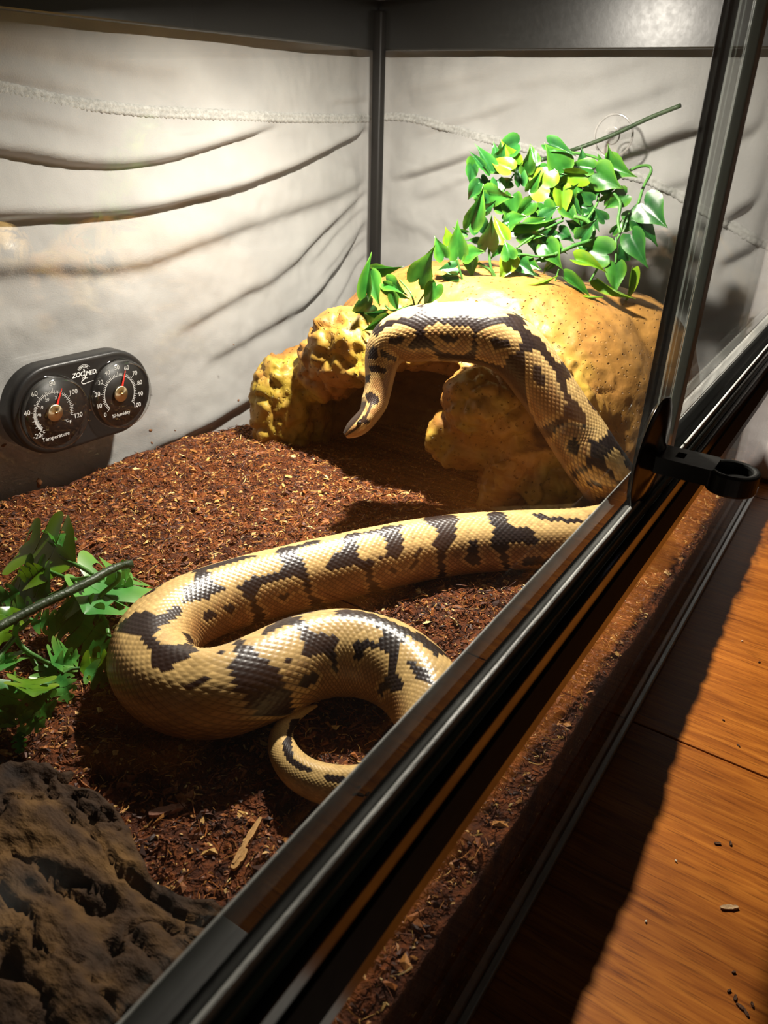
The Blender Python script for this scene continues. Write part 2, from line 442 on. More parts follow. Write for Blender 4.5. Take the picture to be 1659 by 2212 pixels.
    tc = N(nt, 'ShaderNodeTexCoord')
    nz_ = N(nt, 'ShaderNodeTexNoise'); nz_.inputs['Scale'].default_value = 14; nz_.inputs['Detail'].default_value = 6
    nt.links.new(tc.outputs['Object'], nz_.inputs['Vector'])
    r = ramp(nt, [(.3, (.35, .325, .325)), (.7, (.44, .41, .408))]); nt.links.new(nz_.outputs['Fac'], r.inputs[0])
    nt.links.new(r.outputs[0], b.inputs['Base Color'])
    b.inputs['Roughness'].default_value = .95; b.inputs['Specular IOR Level'].default_value = .1; b.inputs['Sheen Weight'].default_value = .15
    n2 = N(nt, 'ShaderNodeTexNoise'); n2.inputs['Scale'].default_value = 900; n2.inputs['Detail'].default_value = 3
    nt.links.new(tc.outputs['Object'], n2.inputs['Vector'])
    bp = N(nt, 'ShaderNodeBump'); bp.inputs['Strength'].default_value = .35; bp.inputs['Distance'].default_value = .0008
    nt.links.new(n2.outputs['Fac'], bp.inputs['Height']); nt.links.new(bp.outputs[0], b.inputs['Normal'])
    o = link('draped_fabric', me, m)
    tag(o, 'grey folded jersey fabric hung behind the back and end glass', 'fabric')
    sol = o.modifiers.new('thickness', 'SOLIDIFY'); sol.thickness = .0016; sol.offset = 1
    # overlocked seam running across both walls
    spx_b = [(-500,120),(-200,155),(0,188),(60,203),(140,222),(220,231),(300,240),(400,245),(500,249),(620,254),(740,256),(800,254)]
    spx_e = [(838,250),(880,253),(930,264),(980,279),(1030,295),(1080,306),(1180,330),(1280,360),(1380,382),(1430,398),(1488,436),(1560,475),(1625,512),(1680,540)]
    pts = np.array(back(spx_b) + end(spx_e))
    us = np.linspace(max(pts[0, 0], .01), pts[-1, 0], 700); zs = np.interp(us, pts[:, 0], pts[:, 1])
    zs = np.convolve(np.pad(zs, 8, 'edge'), np.ones(17) / 17, 'valid')
    fi = us / (L1 + L2) * (nu - 1); fz = (zs - Zc[0]) / (Zc[-1] - Zc[0]) * (nz - 1)
    i0 = np.clip(fi.astype(int), 0, nu - 2); j0 = np.clip(fz.astype(int), 0, nz - 2)
    a = (fi - i0)[:, None]; c = (fz - j0)[:, None]
    S = (V[i0, j0] * (1-a) + V[i0+1, j0] * a) * (1-c) + (V[i0, j0+1] * (1-a) + V[i0+1, j0+1] * a) * c
    T = np.gradient(S, axis=0); T /= np.linalg.norm(T, axis=1)[:, None]
    nrm = np.cross(T, np.array([0, 0, 1.])); nrm /= np.linalg.norm(nrm, axis=1)[:, None]
    nrm *= np.sign(np.sum(nrm * (np.array([.3, .1, .25]) - S), 1))[:, None]
    upv = np.cross(nrm, T); upv *= np.sign(upv[:, 2])[:, None]
    prof = [(-.0050, 0), (-.0046, .0024), (-.0016, .0030), (0, .0020), (.0014, .0028), (.0040, .0018), (.0050, 0)]
    VV = []; k = len(prof)
    for q, (h, d) in enumerate(prof):
        wob = 1 + .35 * np.sin(np.arange(len(us)) * (1.9 + .3 * q) + q * 1.7) * (1 if 0 < q < k - 1 else .6)
        VV.append(S + upv * (h + .0004 * np.sin(np.arange(len(us)) * 1.3 + q))[:, None] + nrm * (.0006 + d * wob)[:, None])
    VV = np.stack(VV, 1).reshape(-1, 3); ii = np.arange(len(us) * k).reshape(len(us), k)
    F2 = np.stack([ii[:-1, :-1].ravel(), ii[1:, :-1].ravel(), ii[1:, 1:].ravel(), ii[:-1, 1:].ravel()], 1)
    M_seam = noise_mat('grey_seam_thread', 300, [(.3, (.33, .31, .30)), (.7, (.52, .49, .48))], rough=.9, bump=.6, bdist=.001, bscale=1200)
    link('seam', mesh_np('seam', VV, F2), M_seam, o)
fabric()
# ================================================================== substrate
SOIL = .074
def soil_h(x, y):
    P = np.stack([np.ravel(x), np.ravel(y), np.zeros(np.size(x))], 1)
    h = soil_base(P[:, 0], P[:, 1]) + .004 * fbm(P, 14, 4, 5) + .0034 * fbm(P, 55, 3, 8) + .0016 * fbm(P, 170, 2, 18)
    x = np.ravel(x); y = np.ravel(y)
    g = lambda cx, cy, sx, sy: np.exp(-((x - cx) / sx) ** 2 - ((y - cy) / sy) ** 2)
    h += .012 * g(.50, .505, .10, .05) + .012 * g(.53, .40, .05, .07) + .008 * g(.28, .51, .09, .04) - .010 * g(.60, .29, .06, .07)
    h += .006 * g(.35, .02, .09, .03) - .004 * g(.18, .12, .07, .05) + .006 * g(.36, .12, .04, .03)
    return h
def substrate():
    nx, ny = 480, 250
    X = np.linspace(XL + .001, XR - .001, nx); Y = np.linspace(G + .0006, YB - .001, ny)
    xx, yy = np.meshgrid(X, Y, indexing='ij')
    zz = soil_h(xx, yy).reshape(nx, ny)
    V = np.stack([xx, yy, zz], 2).reshape(-1, 3)
    idx = np.arange(nx * ny).reshape(nx, ny)
    F = [np.stack([idx[:-1, :-1].ravel(), idx[1:, :-1].ravel(), idx[1:, 1:].ravel(), idx[:-1, 1:].ravel()], 1)]
    # skirt down to the base glass
    base = len(V); ring = np.concatenate([idx[:, 0], idx[-1, 1:], idx[-2::-1, -1], idx[0, -2:0:-1]])
    W = V[ring].copy(); W[:, 2] = .0065; V = np.vstack([V, W]); n = len(ring); b = base + np.arange(n)
    F.append(np.stack([ring, b, np.roll(b, -1), np.roll(ring, -1)], 1))
    F = np.vstack(F)
    C = np.zeros((len(V), 3)); nzv = fbm(V, 120, 3, 77); t = np.clip(nzv * .9 + .45, 0, 1)[:, None]
    C[:] = (1 - t) * np.array([.036, .009, .003]) + t * np.array([.20, .056, .012])
    me = mesh_np('soil', V, F, True); vcol(me, C)
    m, nt, bs = newmat('coconut_fibre_soil')
    a = N(nt, 'ShaderNodeVertexColor'); a.layer_name = 'Col'
    tc = N(nt, 'ShaderNodeTexCoord'); nz = N(nt, 'ShaderNodeTexNoise'); nz.inputs['Scale'].default_value = 420; nz.inputs['Detail'].default_value = 5
    nt.links.new(tc.outputs['Object'], nz.inputs['Vector'])
    r = ramp(nt, [(.3, (.4, .4, .4)), (.7, (1.5, 1.4, 1.3))]); nt.links.new(nz.outputs['Fac'], r.inputs[0])
    mx = N(nt, 'ShaderNodeMixRGB', blend_type='MULTIPLY'); mx.inputs[0].default_value = 1
    nt.links.new(a.outputs[0], mx.inputs[1]); nt.links.new(r.outputs[0], mx.inputs[2]); nt.links.new(mx.outputs[0], bs.inputs['Base Color'])
    bs.inputs['Roughness'].default_value = .85; bs.inputs['Specular IOR Level'].default_value = .25
    bp = N(nt, 'ShaderNodeBump'); bp.inputs['Strength'].default_value = 1; bp.inputs['Distance'].default_value = .003
    nt.links.new(nz.outputs['Fac'], bp.inputs['Height']); nt.links.new(bp.outputs[0], bs.inputs['Normal'])
    so = link('substrate', me, m); tag(so, 'loose reddish brown coconut fibre substrate covering the terrarium bottom', 'substrate', kind='stuff')
    # loose pieces
    pal = np.array([[.035, .010, .004], [.090, .024, .006], [.20, .055, .011], [.31, .100, .019], [.45, .19, .042], [.62, .36, .10], [.76, .54, .22]])
    def flakes(P, Nn, size, asp, thick, cols):
        n = len(P)
        t = rng.normal(size=(n, 3)); t -= Nn * np.sum(t * Nn, 1)[:, None] * .8; t /= np.linalg.norm(t, axis=1)[:, None]
        nn = Nn + rng.normal(size=(n, 3)) * .45; nn -= t * np.sum(nn * t, 1)[:, None]; nn /= np.linalg.norm(nn, axis=1)[:, None]
        bvec = np.cross(nn, t)
        L = size[:, None] * t; W = (size / asp)[:, None] * bvec; H = (size * thick)[:, None] * nn
        j = lambda: 1 + rng.normal(size=(n, 1)) * .22
        v = np.stack([P - L * j() - W * .6 * j(), P + L * j() - W * j(), P + L * .8 * j() + W * j(), P - L * .9 * j() + W * .7 * j(), P + H * j() + L * .1], 1)
        f = np.array([[0, 1, 4], [1, 2, 4], [2, 3, 4], [3, 0, 4]])
        return v.reshape(-1, 3), (np.arange(n)[:, None, None] * 5 + f[None]).reshape(-1, 3), np.repeat(cols, 5, 0)
    def fibres(P, Nn, size, cols):
        n = len(P)
        t = rng.normal(size=(n, 3)); t -= Nn * np.sum(t * Nn, 1)[:, None] * .75; t /= np.linalg.norm(t, axis=1)[:, None]
        bv = np.cross(Nn, t); bv /= np.linalg.norm(bv, axis=1)[:, None] + 1e-9
        L = size[:, None] * t; c = bv * (size * rng.normal(size=n) * .35)[:, None]; wv = (bv * .6 + Nn * .6) * (.00022 + .00018 * rng.random(n))[:, None]
        q = [P - L, P - L * .3 + c, P + L * .35 + c, P + L]
        v = np.stack([q[0] - wv, q[0] + wv, q[1] - wv, q[1] + wv, q[2] - wv, q[2] + wv, q[3] - wv, q[3] + wv], 1)
        f = np.array([[0, 2, 1], [1, 2, 3], [2, 4, 3], [3, 4, 5], [4, 6, 5], [5, 6, 7]])
        return v.reshape(-1, 3), (np.arange(n)[:, None, None] * 8 + f[None]).reshape(-1, 3), np.repeat(cols, 8, 0)
    parts = []
    def cols(n, p): return pal[rng.choice(7, n, p=p)] * (1 + rng.normal(size=(n, 1)) * .15)
    def surf(n, x0, x1, y0, y1, lift=.0006):
        x = x0 + (x1 - x0) * rng.random(n); y = y0 + (y1 - y0) * rng.random(n); e = .001
        z = soil_h(x, y); zx = (soil_h(x + e, y) - z) / e; zy = (soil_h(x, y + e) - z) / e
        nr = np.stack([-zx, -zy, np.ones(n)], 1); nr /= np.linalg.norm(nr, axis=1)[:, None]
        return np.stack([x, y, z + lift * rng.random(n)], 1), nr
    pw = [.22, .24, .22, .13, .09, .07, .03]
    A = (.05, XR - .004, G + .003, YB - .004)
    P, nr = surf(60000, *A); parts.append(flakes(P, nr, .0007 + .0011 * rng.random(60000) ** 1.5, 1.3 + 1.5 * rng.random(60000), .5, cols(60000, pw)))
    P, nr = surf(9000, *A, .0018); parts.append(flakes(P, nr, .0013 + .0026 * rng.random(9000) ** 2, 1.2 + 2 * rng.random(9000), .4, cols(9000, [.12, .2, .24, .2, .13, .08, .03])))
    P, nr = surf(26000, *A, .0025); parts.append(fibres(P, nr, .0022 + .0045 * rng.random(26000) ** 2, cols(26000, [.12, .22, .28, .2, .12, .05, .01])))
    # pressed against the lower front pane
    n = 9000; x = .10 + (XR - .11) * rng.random(n); z = .008 + .055 * rng.random(n)
    P = np.stack([x, np.full(n, G + .0009), z], 1); nr = np.tile(np.array([[0, -1., .25]]), (n, 1)); nr /= np.linalg.norm(nr, axis=1)[:, None]
    parts.append(flakes(P, nr, .0006 + .0014 * rng.random(n) ** 2, 1.2 + 2 * rng.random(n), .15, cols(n, pw)))
    V = []; Fs = []; Cc = []; off = 0
    for v, f, c in parts: V.append(v); Fs.append(f + off); Cc.append(c); off += len(v)
    V = np.vstack(V); V[:, 1] = np.clip(V[:, 1], G + .0002, YB - .0005); V[:, 0] = np.clip(V[:, 0], XL + .001, XR - .001)
    me2 = mesh_np('fibres', V, np.vstack(Fs), False); vcol(me2, np.clip(np.vstack(Cc), 0, 1))
    m2, nt, bs = newmat('coconut_chips'); a = N(nt, 'ShaderNodeVertexColor'); a.layer_name = 'Col'
    tc = N(nt, 'ShaderNodeTexCoord'); nz = N(nt, 'ShaderNodeTexNoise'); nz.inputs['Scale'].default_value = 700
    nt.links.new(tc.outputs['Object'], nz.inputs['Vector']); r = ramp(nt, [(.3, (.6, .6, .6)), (.7, (1.2, 1.2, 1.2))]); nt.links.new(nz.outputs['Fac'], r.inputs[0])
    mx = N(nt, 'ShaderNodeMixRGB', blend_type='MULTIPLY'); mx.inputs[0].default_value = 1
    nt.links.new(a.outputs[0], mx.inputs[1]); nt.links.new(r.outputs[0], mx.inputs[2]); nt.links.new(mx.outputs[0], bs.inputs['Base Color'])
    bs.inputs['Roughness'].default_value = .6; bs.inputs['Specular IOR Level'].default_value = .35
    lo = link('loose_fibres', me2, m2, so); lo['kind'] = 'stuff'
substrate()
# ================================================================== rock cave
def ellipsoid_bm(bm, c, r, n=1.0, seg=48, rings=32, rot=0):
    vs_ = []
    def sg(v, e): return math.copysign(abs(v) ** e, v)
    res = bmesh.ops.create_uvsphere(bm, u_segments=seg, v_segments=rings, radius=1)
    for v in res['verts']:
        x, y, z = v.co
        if n != 1.0: 
            L = (abs(x) ** n + abs(y) ** n + abs(z) ** n) ** (1 / n); x, y, z = x / L, y / L, z / L
        x, y, z = x * r[0], y * r[1], z * r[2]
        if rot: x, y = x * math.cos(rot) - y * math.sin(rot), x * math.sin(rot) + y * math.cos(rot)
        v.co = Vector((c[0] + x, c[1] + y, c[2] + z))
def eval_copy(o):
    dg = bpy.context.evaluated_depsgraph_get()
    return bpy.data.meshes.new_from_object(o.evaluated_get(dg))
def rock():
    bm = bmesh.new()
    ellipsoid_bm(bm, (.640, .235, .055), (.118, .185, .187), 2.5)
    ellipsoid_bm(bm, (.565, .215, .125), (.075, .135, .088), 2.3)      # the brow over the mouth
    ellipsoid_bm(bm, (.700, .158, .08), (.062, .112, .148), 2.6)
    outer = link('tmp_outer', bm_mesh('o', bm), None)
    r1 = outer.modifiers.new('r', 'REMESH'); r1.mode = 'VOXEL'; r1.voxel_size = .006
    bm = bmesh.new(); ellipsoid_bm(bm, (.545, .262, .060), (.150, .116, .105), 2.3); ellipsoid_bm(bm, (.47, .225, .055), (.07, .095, .10), 2.2); ellipsoid_bm(bm, (.505, .185, .160), (.055, .080, .032), 2.2)
    cav = link('tmp_cav', bm_mesh('c', bm), None)
    r2 = cav.modifiers.new('r', 'REMESH'); r2.mode = 'VOXEL'; r2.voxel_size = .006
    bo = outer.modifiers.new('b', 'BOOLEAN'); bo.operation = 'DIFFERENCE'; bo.object = cav; bo.solver = 'EXACT'
    shell = eval_copy(outer)
    bm = bmesh.new(); bm.from_mesh(shell)
    L = [((.535, .392, .105), (.030, .030, .050), 2.8, .4), ((.548, .345, .150), (.030, .030, .032), 2.4, 0), ((.545, .318, .176), (.038, .038, .034), 2.6, .3),
         ((.520, .165, .163), (.030, .036, .030), 2.6, .5), ((.523, .185, .128), (.026, .034, .026), 2.3, .2), ((.535, .150, .120), (.03, .03, .05), 2.3, 0),
         ((.530, .137, .092), (.032, .034, .028), 2.5, .3), ((.545, .105, .10), (.03, .03, .05), 2.3, 0), ((.56, .39, .10), (.035, .03, .06), 2.3, 0)]
    for c, r, n, ro in L: ellipsoid_bm(bm, c, r, n, 24, 16, ro)
    un = link('tmp_union', bm_mesh('u', bm), None)
    r3 = un.modifiers.new('r', 'REMESH'); r3.mode = 'VOXEL'; r3.voxel_size = .0027
    sm = un.modifiers.new('s', 'SMOOTH'); sm.factor = .5; sm.iterations = 5
    me = eval_copy(un)
    for o in (outer, cav, un): bpy.data.objects.remove(o)
    n = len(me.vertices); V = np.zeros(n * 3, np.float32); me.vertices.foreach_get('co', V); V = V.reshape(-1, 3).astype(float)
    Nn = np.zeros(n * 3, np.float32); me.vertex_normals.foreach_get('vector', Nn); Nn = Nn.reshape(-1, 3)
    front = np.clip((.60 - V[:, 0]) / .06, 0, 1)           # the boulders round the mouth are rougher than the dome
    d = .0035 * fbm(V, 22, 3, 4) + .0012 * fbm(V, 70, 3, 6)
    rid = 1 - np.abs(fbm(V, 38, 4, 12)) * 2.2
    d += front * (.0050 * fbm(V, 45, 4, 31) + .0026 * fbm(V, 130, 3, 37) - .0055 * np.clip(rid - .55, 0, 1) * 2)
    pit = np.clip(noise3(V, 170, 51) - .62, 0, 1) * front; d -= pit * .0075
    V2 = V + Nn * d[:, None]
    # hollow in the foot stone
    for c, r in (((.500, .131, .093), .014), ((.508, .150, .098), .009)):
        q = V2 - np.array(c); D = np.linalg.norm(q * [1, 1, 1.15], axis=1); k = np.clip(1 - D / r, 0, 1); V2[:, 0] += k * .022
    V2 = V2 * 1.10 + np.array([0, .0074, -.037])           # grown to fill the end of the tank
    V2[:, 2] = np.maximum(V2[:, 2], .010); V2[:, 0] = np.minimum(V2[:, 0], XR - .002); V2[:, 1] = np.clip(V2[:, 1], .03, YB - .002)
    me.vertices.foreach_set('co', V2.astype(np.float32).ravel())
    me.polygons.foreach_set('use_smooth', np.ones(len(me.polygons), bool)); me.update()
    t = np.clip(fbm(V, 20, 4, 91) * 1.1 + .5, 0, 1)[:, None]
    C = (1 - t) * np.array([.27, .120, .022]) + t * np.array([.38, .195, .045])
    y = (front * np.clip(fbm(V, 40, 3, 95) * 1.6 + .35, 0, 1))[:, None]
    C = C * (1 - y) + y * np.array([.36, .250, .030])
    vcol(me, C)
    m, nt, b = newmat('ochre_resin_rock'); a = N(nt, 'ShaderNodeVertexColor'); a.layer_name = 'Col'
    tc = N(nt, 'ShaderNodeTexCoord')
    vo = N(nt, 'ShaderNodeTexVoronoi'); vo.inputs['Scale'].default_value = 210; nt.links.new(tc.outputs['Object'], vo.inputs['Vector'])
    nz = N(nt, 'ShaderNodeTexNoise'); nz.inputs['Scale'].default_value = 95; nz.inputs['Detail'].default_value = 6; nt.links.new(tc.outputs['Object'], nz.inputs['Vector'])
    pr = ramp(nt, [(.13, (0, 0, 0)), (.24, (1, 1, 1))]); nt.links.new(vo.outputs['Distance'], pr.inputs[0])
    gate = N(nt, 'ShaderNodeTexNoise'); gate.inputs['Scale'].default_value = 45; nt.links.new(tc.outputs['Object'], gate.inputs['Vector'])
    gr = ramp(nt, [(.40, (0, 0, 0)), (.50, (1, 1, 1))]); nt.links.new(gate.outputs['Fac'], gr.inputs[0])
    pm = N(nt, 'ShaderNodeMixRGB'); pm.inputs[1].default_value = (1, 1, 1, 1); nt.links.new(gr.outputs[0], pm.inputs[0]); nt.links.new(pr.outputs[0], pm.inputs[2])
    r2 = ramp(nt, [(.3, (.7, .68, .66)), (.7, (1.2, 1.2, 1.2))]); nt.links.new(nz.outputs['Fac'], r2.inputs[0])
    m2 = N(nt, 'ShaderNodeMixRGB', blend_type='MULTIPLY'); m2.inputs[0].default_value = .8; nt.links.new(a.outputs[0], m2.inputs[1]); nt.links.new(r2.outputs[0], m2.inputs[2])
    nt.links.new(m2.outputs[0], b.inputs['Base Color'])
    b.inputs['Roughness'].default_value = .48; b.inputs['Specular IOR Level'].default_value = .4
    bp = N(nt, 'ShaderNodeBump'); bp.inputs['Strength'].default_value = .6; bp.inputs['Distance'].default_value = .0016; nt.links.new(nz.outputs['Fac'], bp.inputs['Height'])
    b2 = N(nt, 'ShaderNodeBump'); b2.inputs['Strength'].default_value = 1; b2.inputs['Distance'].default_value = .0022
    nt.links.new(pm.outputs[0], b2.inputs['Height']); nt.links.new(bp.outputs[0], b2.inputs['Normal']); nt.links.new(b2.outputs[0], b.inputs['Normal'])
    o = link('rock_cave', me, m); tag(o, 'hollow ochre rock hide with boulders around its dark mouth', 'rock hide')
rock()
# ================================================================== ball python
SN_Z = .0205
# (constraint, px, py, value, diameter in px, up vector)
SN = [
 ('d', 746, 941, 0.618, 22, (-.50, .62, .25)), ('d', 753, 935, 0.618, 46, (-.50, .62, .28)), ('d', 765, 929, 0.618, 58, (-.50, .62, .28)),
 ('d', 781, 918, 0.619, 66, (-.50, .65, .22)), ('d', 797, 901, 0.620, 66, (-.50, .7, .12)), ('d', 810, 876, 0.623, 60, (-.52, .75, .06)),
 ('d', 819, 845, 0.624, 60, (-.55, .78, .04)), ('d', 824, 812, 0.625, 66, (-.56, .78, .08)), ('d', 829, 777, 0.625, 80, (-.53, .70, .30)),
 ('d', 848, 744, 0.623, 104, (-.40, .45, .70)), ('d', 888, 727, 0.619, 120, (-.22, .12, .95)), ('d', 945, 722, 0.616, 127, (-.15, 0, 1)),
 ('d', 1010, 722, 0.613, 132, (-.12, 0, 1)), ('d', 1070, 735, 0.609, 132, (-.02, -.10, 1)), ('d', 1120, 768, 0.607, 128, (.10, -.35, .9)),
 ('d', 1165, 828, 0.607, 124, (.22, -.62, .72)), ('d', 1205, 888, 0.608, 124, (.28, -.68, .62)), ('d', 1243, 945, 0.612, 128, (.25, -.68, .62)),
 ('d', 1283, 1005, 0.614, 128, (.15, -.6, .75)), ('s', 1318, 1055, .034, 126, (.1, -.35, .93)), ('s', 1352, 1092, SN_Z, 126, (0, 0, 1)),
 ('s', 1362, 1128, SN_Z, 128, (0, 0, 1)), ('s', 1320, 1153, SN_Z, 130, (0, 0, 1)), ('s', 1240, 1165, SN_Z, 131, (0, 0, 1)),
 ('s', 1120, 1170, SN_Z, 132, (0, 0, 1)), ('s', 1000, 1178, SN_Z, 134, (0, 0, 1)), ('s', 880, 1196, SN_Z, 138, (0, 0, 1)),
 ('s', 760, 1222, SN_Z, 143, (0, 0, 1)), ('s', 640, 1250, SN_Z, 147, (0, 0, 1)), ('s', 520, 1282, SN_Z, 151, (0, 0, 1)),
 ('s', 420, 1318, SN_Z + .001, 158, (0, 0, 1)), ('s', 348, 1368, SN_Z + .002, 168, (.05, 0, 1)), ('s', 330, 1437, SN_Z + .003, 180, (.1, -.05, 1)),
 ('s', 385, 1492, SN_Z + .004, 190, (.1, .08, 1)), ('s', 475, 1500, SN_Z + .005, 196, (.0, .12, 1)), ('s', 570, 1466, SN_Z + .005, 194, (0, .10, 1)),
 ('s', 650, 1428, SN_Z + .004, 190, (0, .05, 1)), ('s', 735, 1412, SN_Z + .003, 188, (0, 0, 1)), ('s', 815, 1424, SN_Z + .002, 184, (0, 0, 1)),
 ('s', 880, 1460, SN_Z + .001, 178, (0, 0, 1)), ('s', 925, 1515, SN_Z, 172, (0, 0, 1)), ('s', 938, 1580, SN_Z - .001, 160, (0, 0, 1)),
 ('s', 915, 1645, SN_Z - .003, 140, (0, 0, 1)), ('s', 855, 1690, SN_Z - .006, 116, (0, 0, 1)), ('s', 785, 1704, SN_Z - .008, 98, (0, 0, 1)),
 ('s', 715, 1698, SN_Z - .0105, 86, (0, 0, 1)), ('s', 655, 1676, SN_Z - .011, 76, (0, 0, 1)), ('s', 617, 1636, SN_Z - .012, 64, (0, 0, 1)),
 ('s', 606, 1594, SN_Z - .013, 50, (0, 0, 1)), ('s', 620, 1560, SN_Z - .014, 36, (0, 0, 1)), ('s', 648, 1540, SN_Z - .0145, 22, (0, 0, 1)), ('s', 684, 1524, SN_Z - .015, 7, (0, 0, 1))]
SC_N = 38            # diamond scales round the body
def snake_axis():
    rows = []
    for c, x, y, v, d, u in SN:
        p = atd(x, y, v) if c == 'd' else onS(x, y, v)
        depth = float(ROT[2] @ (p - CAM))
        u = np.array(u, float); u /= np.linalg.norm(u)
        rows.append([*p, d * depth / FPX / 2, *u])
    rows = np.array(rows)
    Q, s = catmull(rows, 1900)
    # light smoothing of the axis keeps the bends round
    k = np.hanning(41); k /= k.sum()
    for c in range(Q.shape[1]):
        Q[:, c] = np.convolve(np.pad(Q[:, c], 20, 'reflect', reflect_type='odd'), k, 'valid')
    s = np.concatenate([[0], np.cumsum(np.linalg.norm(np.diff(Q[:, :3], axis=0), axis=1))])
    return Q, s
def snake_frame():
    Q, s = snake_axis()
    P = Q[:, :3]; R_ = np.maximum(Q[:, 3], .0006)
    # scale rows get shorter where the body is thin
    ph = np.concatenate([[0], np.cumsum(np.diff(s) / (+.0009 + .160 * .5 * (R_[1:] + R_[:-1])))])
    rows = int(ph[-1] * 6)
    q = np.linspace(0, ph[-1], rows)
    P = np.stack([np.interp(q, ph, P[:, k]) for k in range(3)], 1); R_ = np.interp(q, ph, R_); ss = np.interp(q, ph, s)
    U = np.stack([np.interp(q, ph, Q[:, 4 + k]) for k in range(3)], 1)
    T = np.gradient(P, axis=0); T /= np.linalg.norm(T, axis=1)[:, None]
    U = U - T * np.sum(U * T, 1)[:, None]; U /= np.linalg.norm(U, axis=1)[:, None]
    S = np.cross(T, U)
    return P, R_, ss, q, T, U, S
def snake_surface(bump=True, per=6):
    P, R_, ss, q, T, U, S = snake_frame()
    n = len(P); m = SC_N * per
    th = np.arange(m) / m * 2 * PI - PI                       # 0 = spine, +-pi = belly
    TH, QQ = np.meshgrid(th, q); SS = np.broadcast_to(ss[:, None], TH.shape)
    Rr = R_[:, None]
    cs, sn = np.cos(TH), np.sin(TH)
    L = ss[-1]
    hd = np.clip(1 - SS / .038, 0, 1)                          # head: flat, broad behind the jaw
    flat = 1 - .28 * np.clip(hd * 3, 0, 1)
    yv = np.where(cs > 0, cs * (1.0 + .05 * np.exp(-(TH / .28) ** 2)), cs * .86) * flat
    xv = sn * (1.04 + .0 * hd)
    xv = np.sign(xv) * np.abs(xv) ** .94
    disp = 0
    # diamond scale lattice
    j = TH / (2 * PI) * SC_N
    i = QQ
    def cell(ii, jj):
        a, b = np.round(ii), np.round(jj); return a, b, np.abs(ii - a) + np.abs(jj - b)
    a1, b1, m1 = cell(i, j); a2, b2, m2 = cell(i - .5, j - .5)
    even = m1 <= m2
    mm = np.where(even, m1, m2) * 2
    ci = np.where(even, a1, a2 + .5); cj = np.where(even, b1, b2 + .5)
    belly = np.clip((np.abs(TH) - 2.25) / .2, 0, 1)
    plate = np.abs(i * .9 - np.round(i * .9)) * 2
    h = (1 - mm ** 2.2) * (1 - belly) + (1 - plate ** 4) * belly * .6
    # overlap: each scale rises towards the tail
    lean = np.where(even, i - a1, i - .5 - a2)
    h = h + .55 * lean * (1 - belly) * (1 - mm)
    if bump: disp = h * np.minimum(.00034, Rr * .020) * (1 - .75 * np.clip(hd * 2.2, 0, 1))
    X = P[:, None, :] + S[:, None, :] * (xv * (Rr + disp))[..., None] + U[:, None, :] * (yv * (Rr + disp))[..., None]
    cs_ = np.interp(ci, q, ss); ct = (cj / SC_N * 2 * PI + PI) % (2 * PI) - PI
    return X, SS, TH, cs_, ct, mm, belly, hd, L, (P, R_, ss, T, U, S)
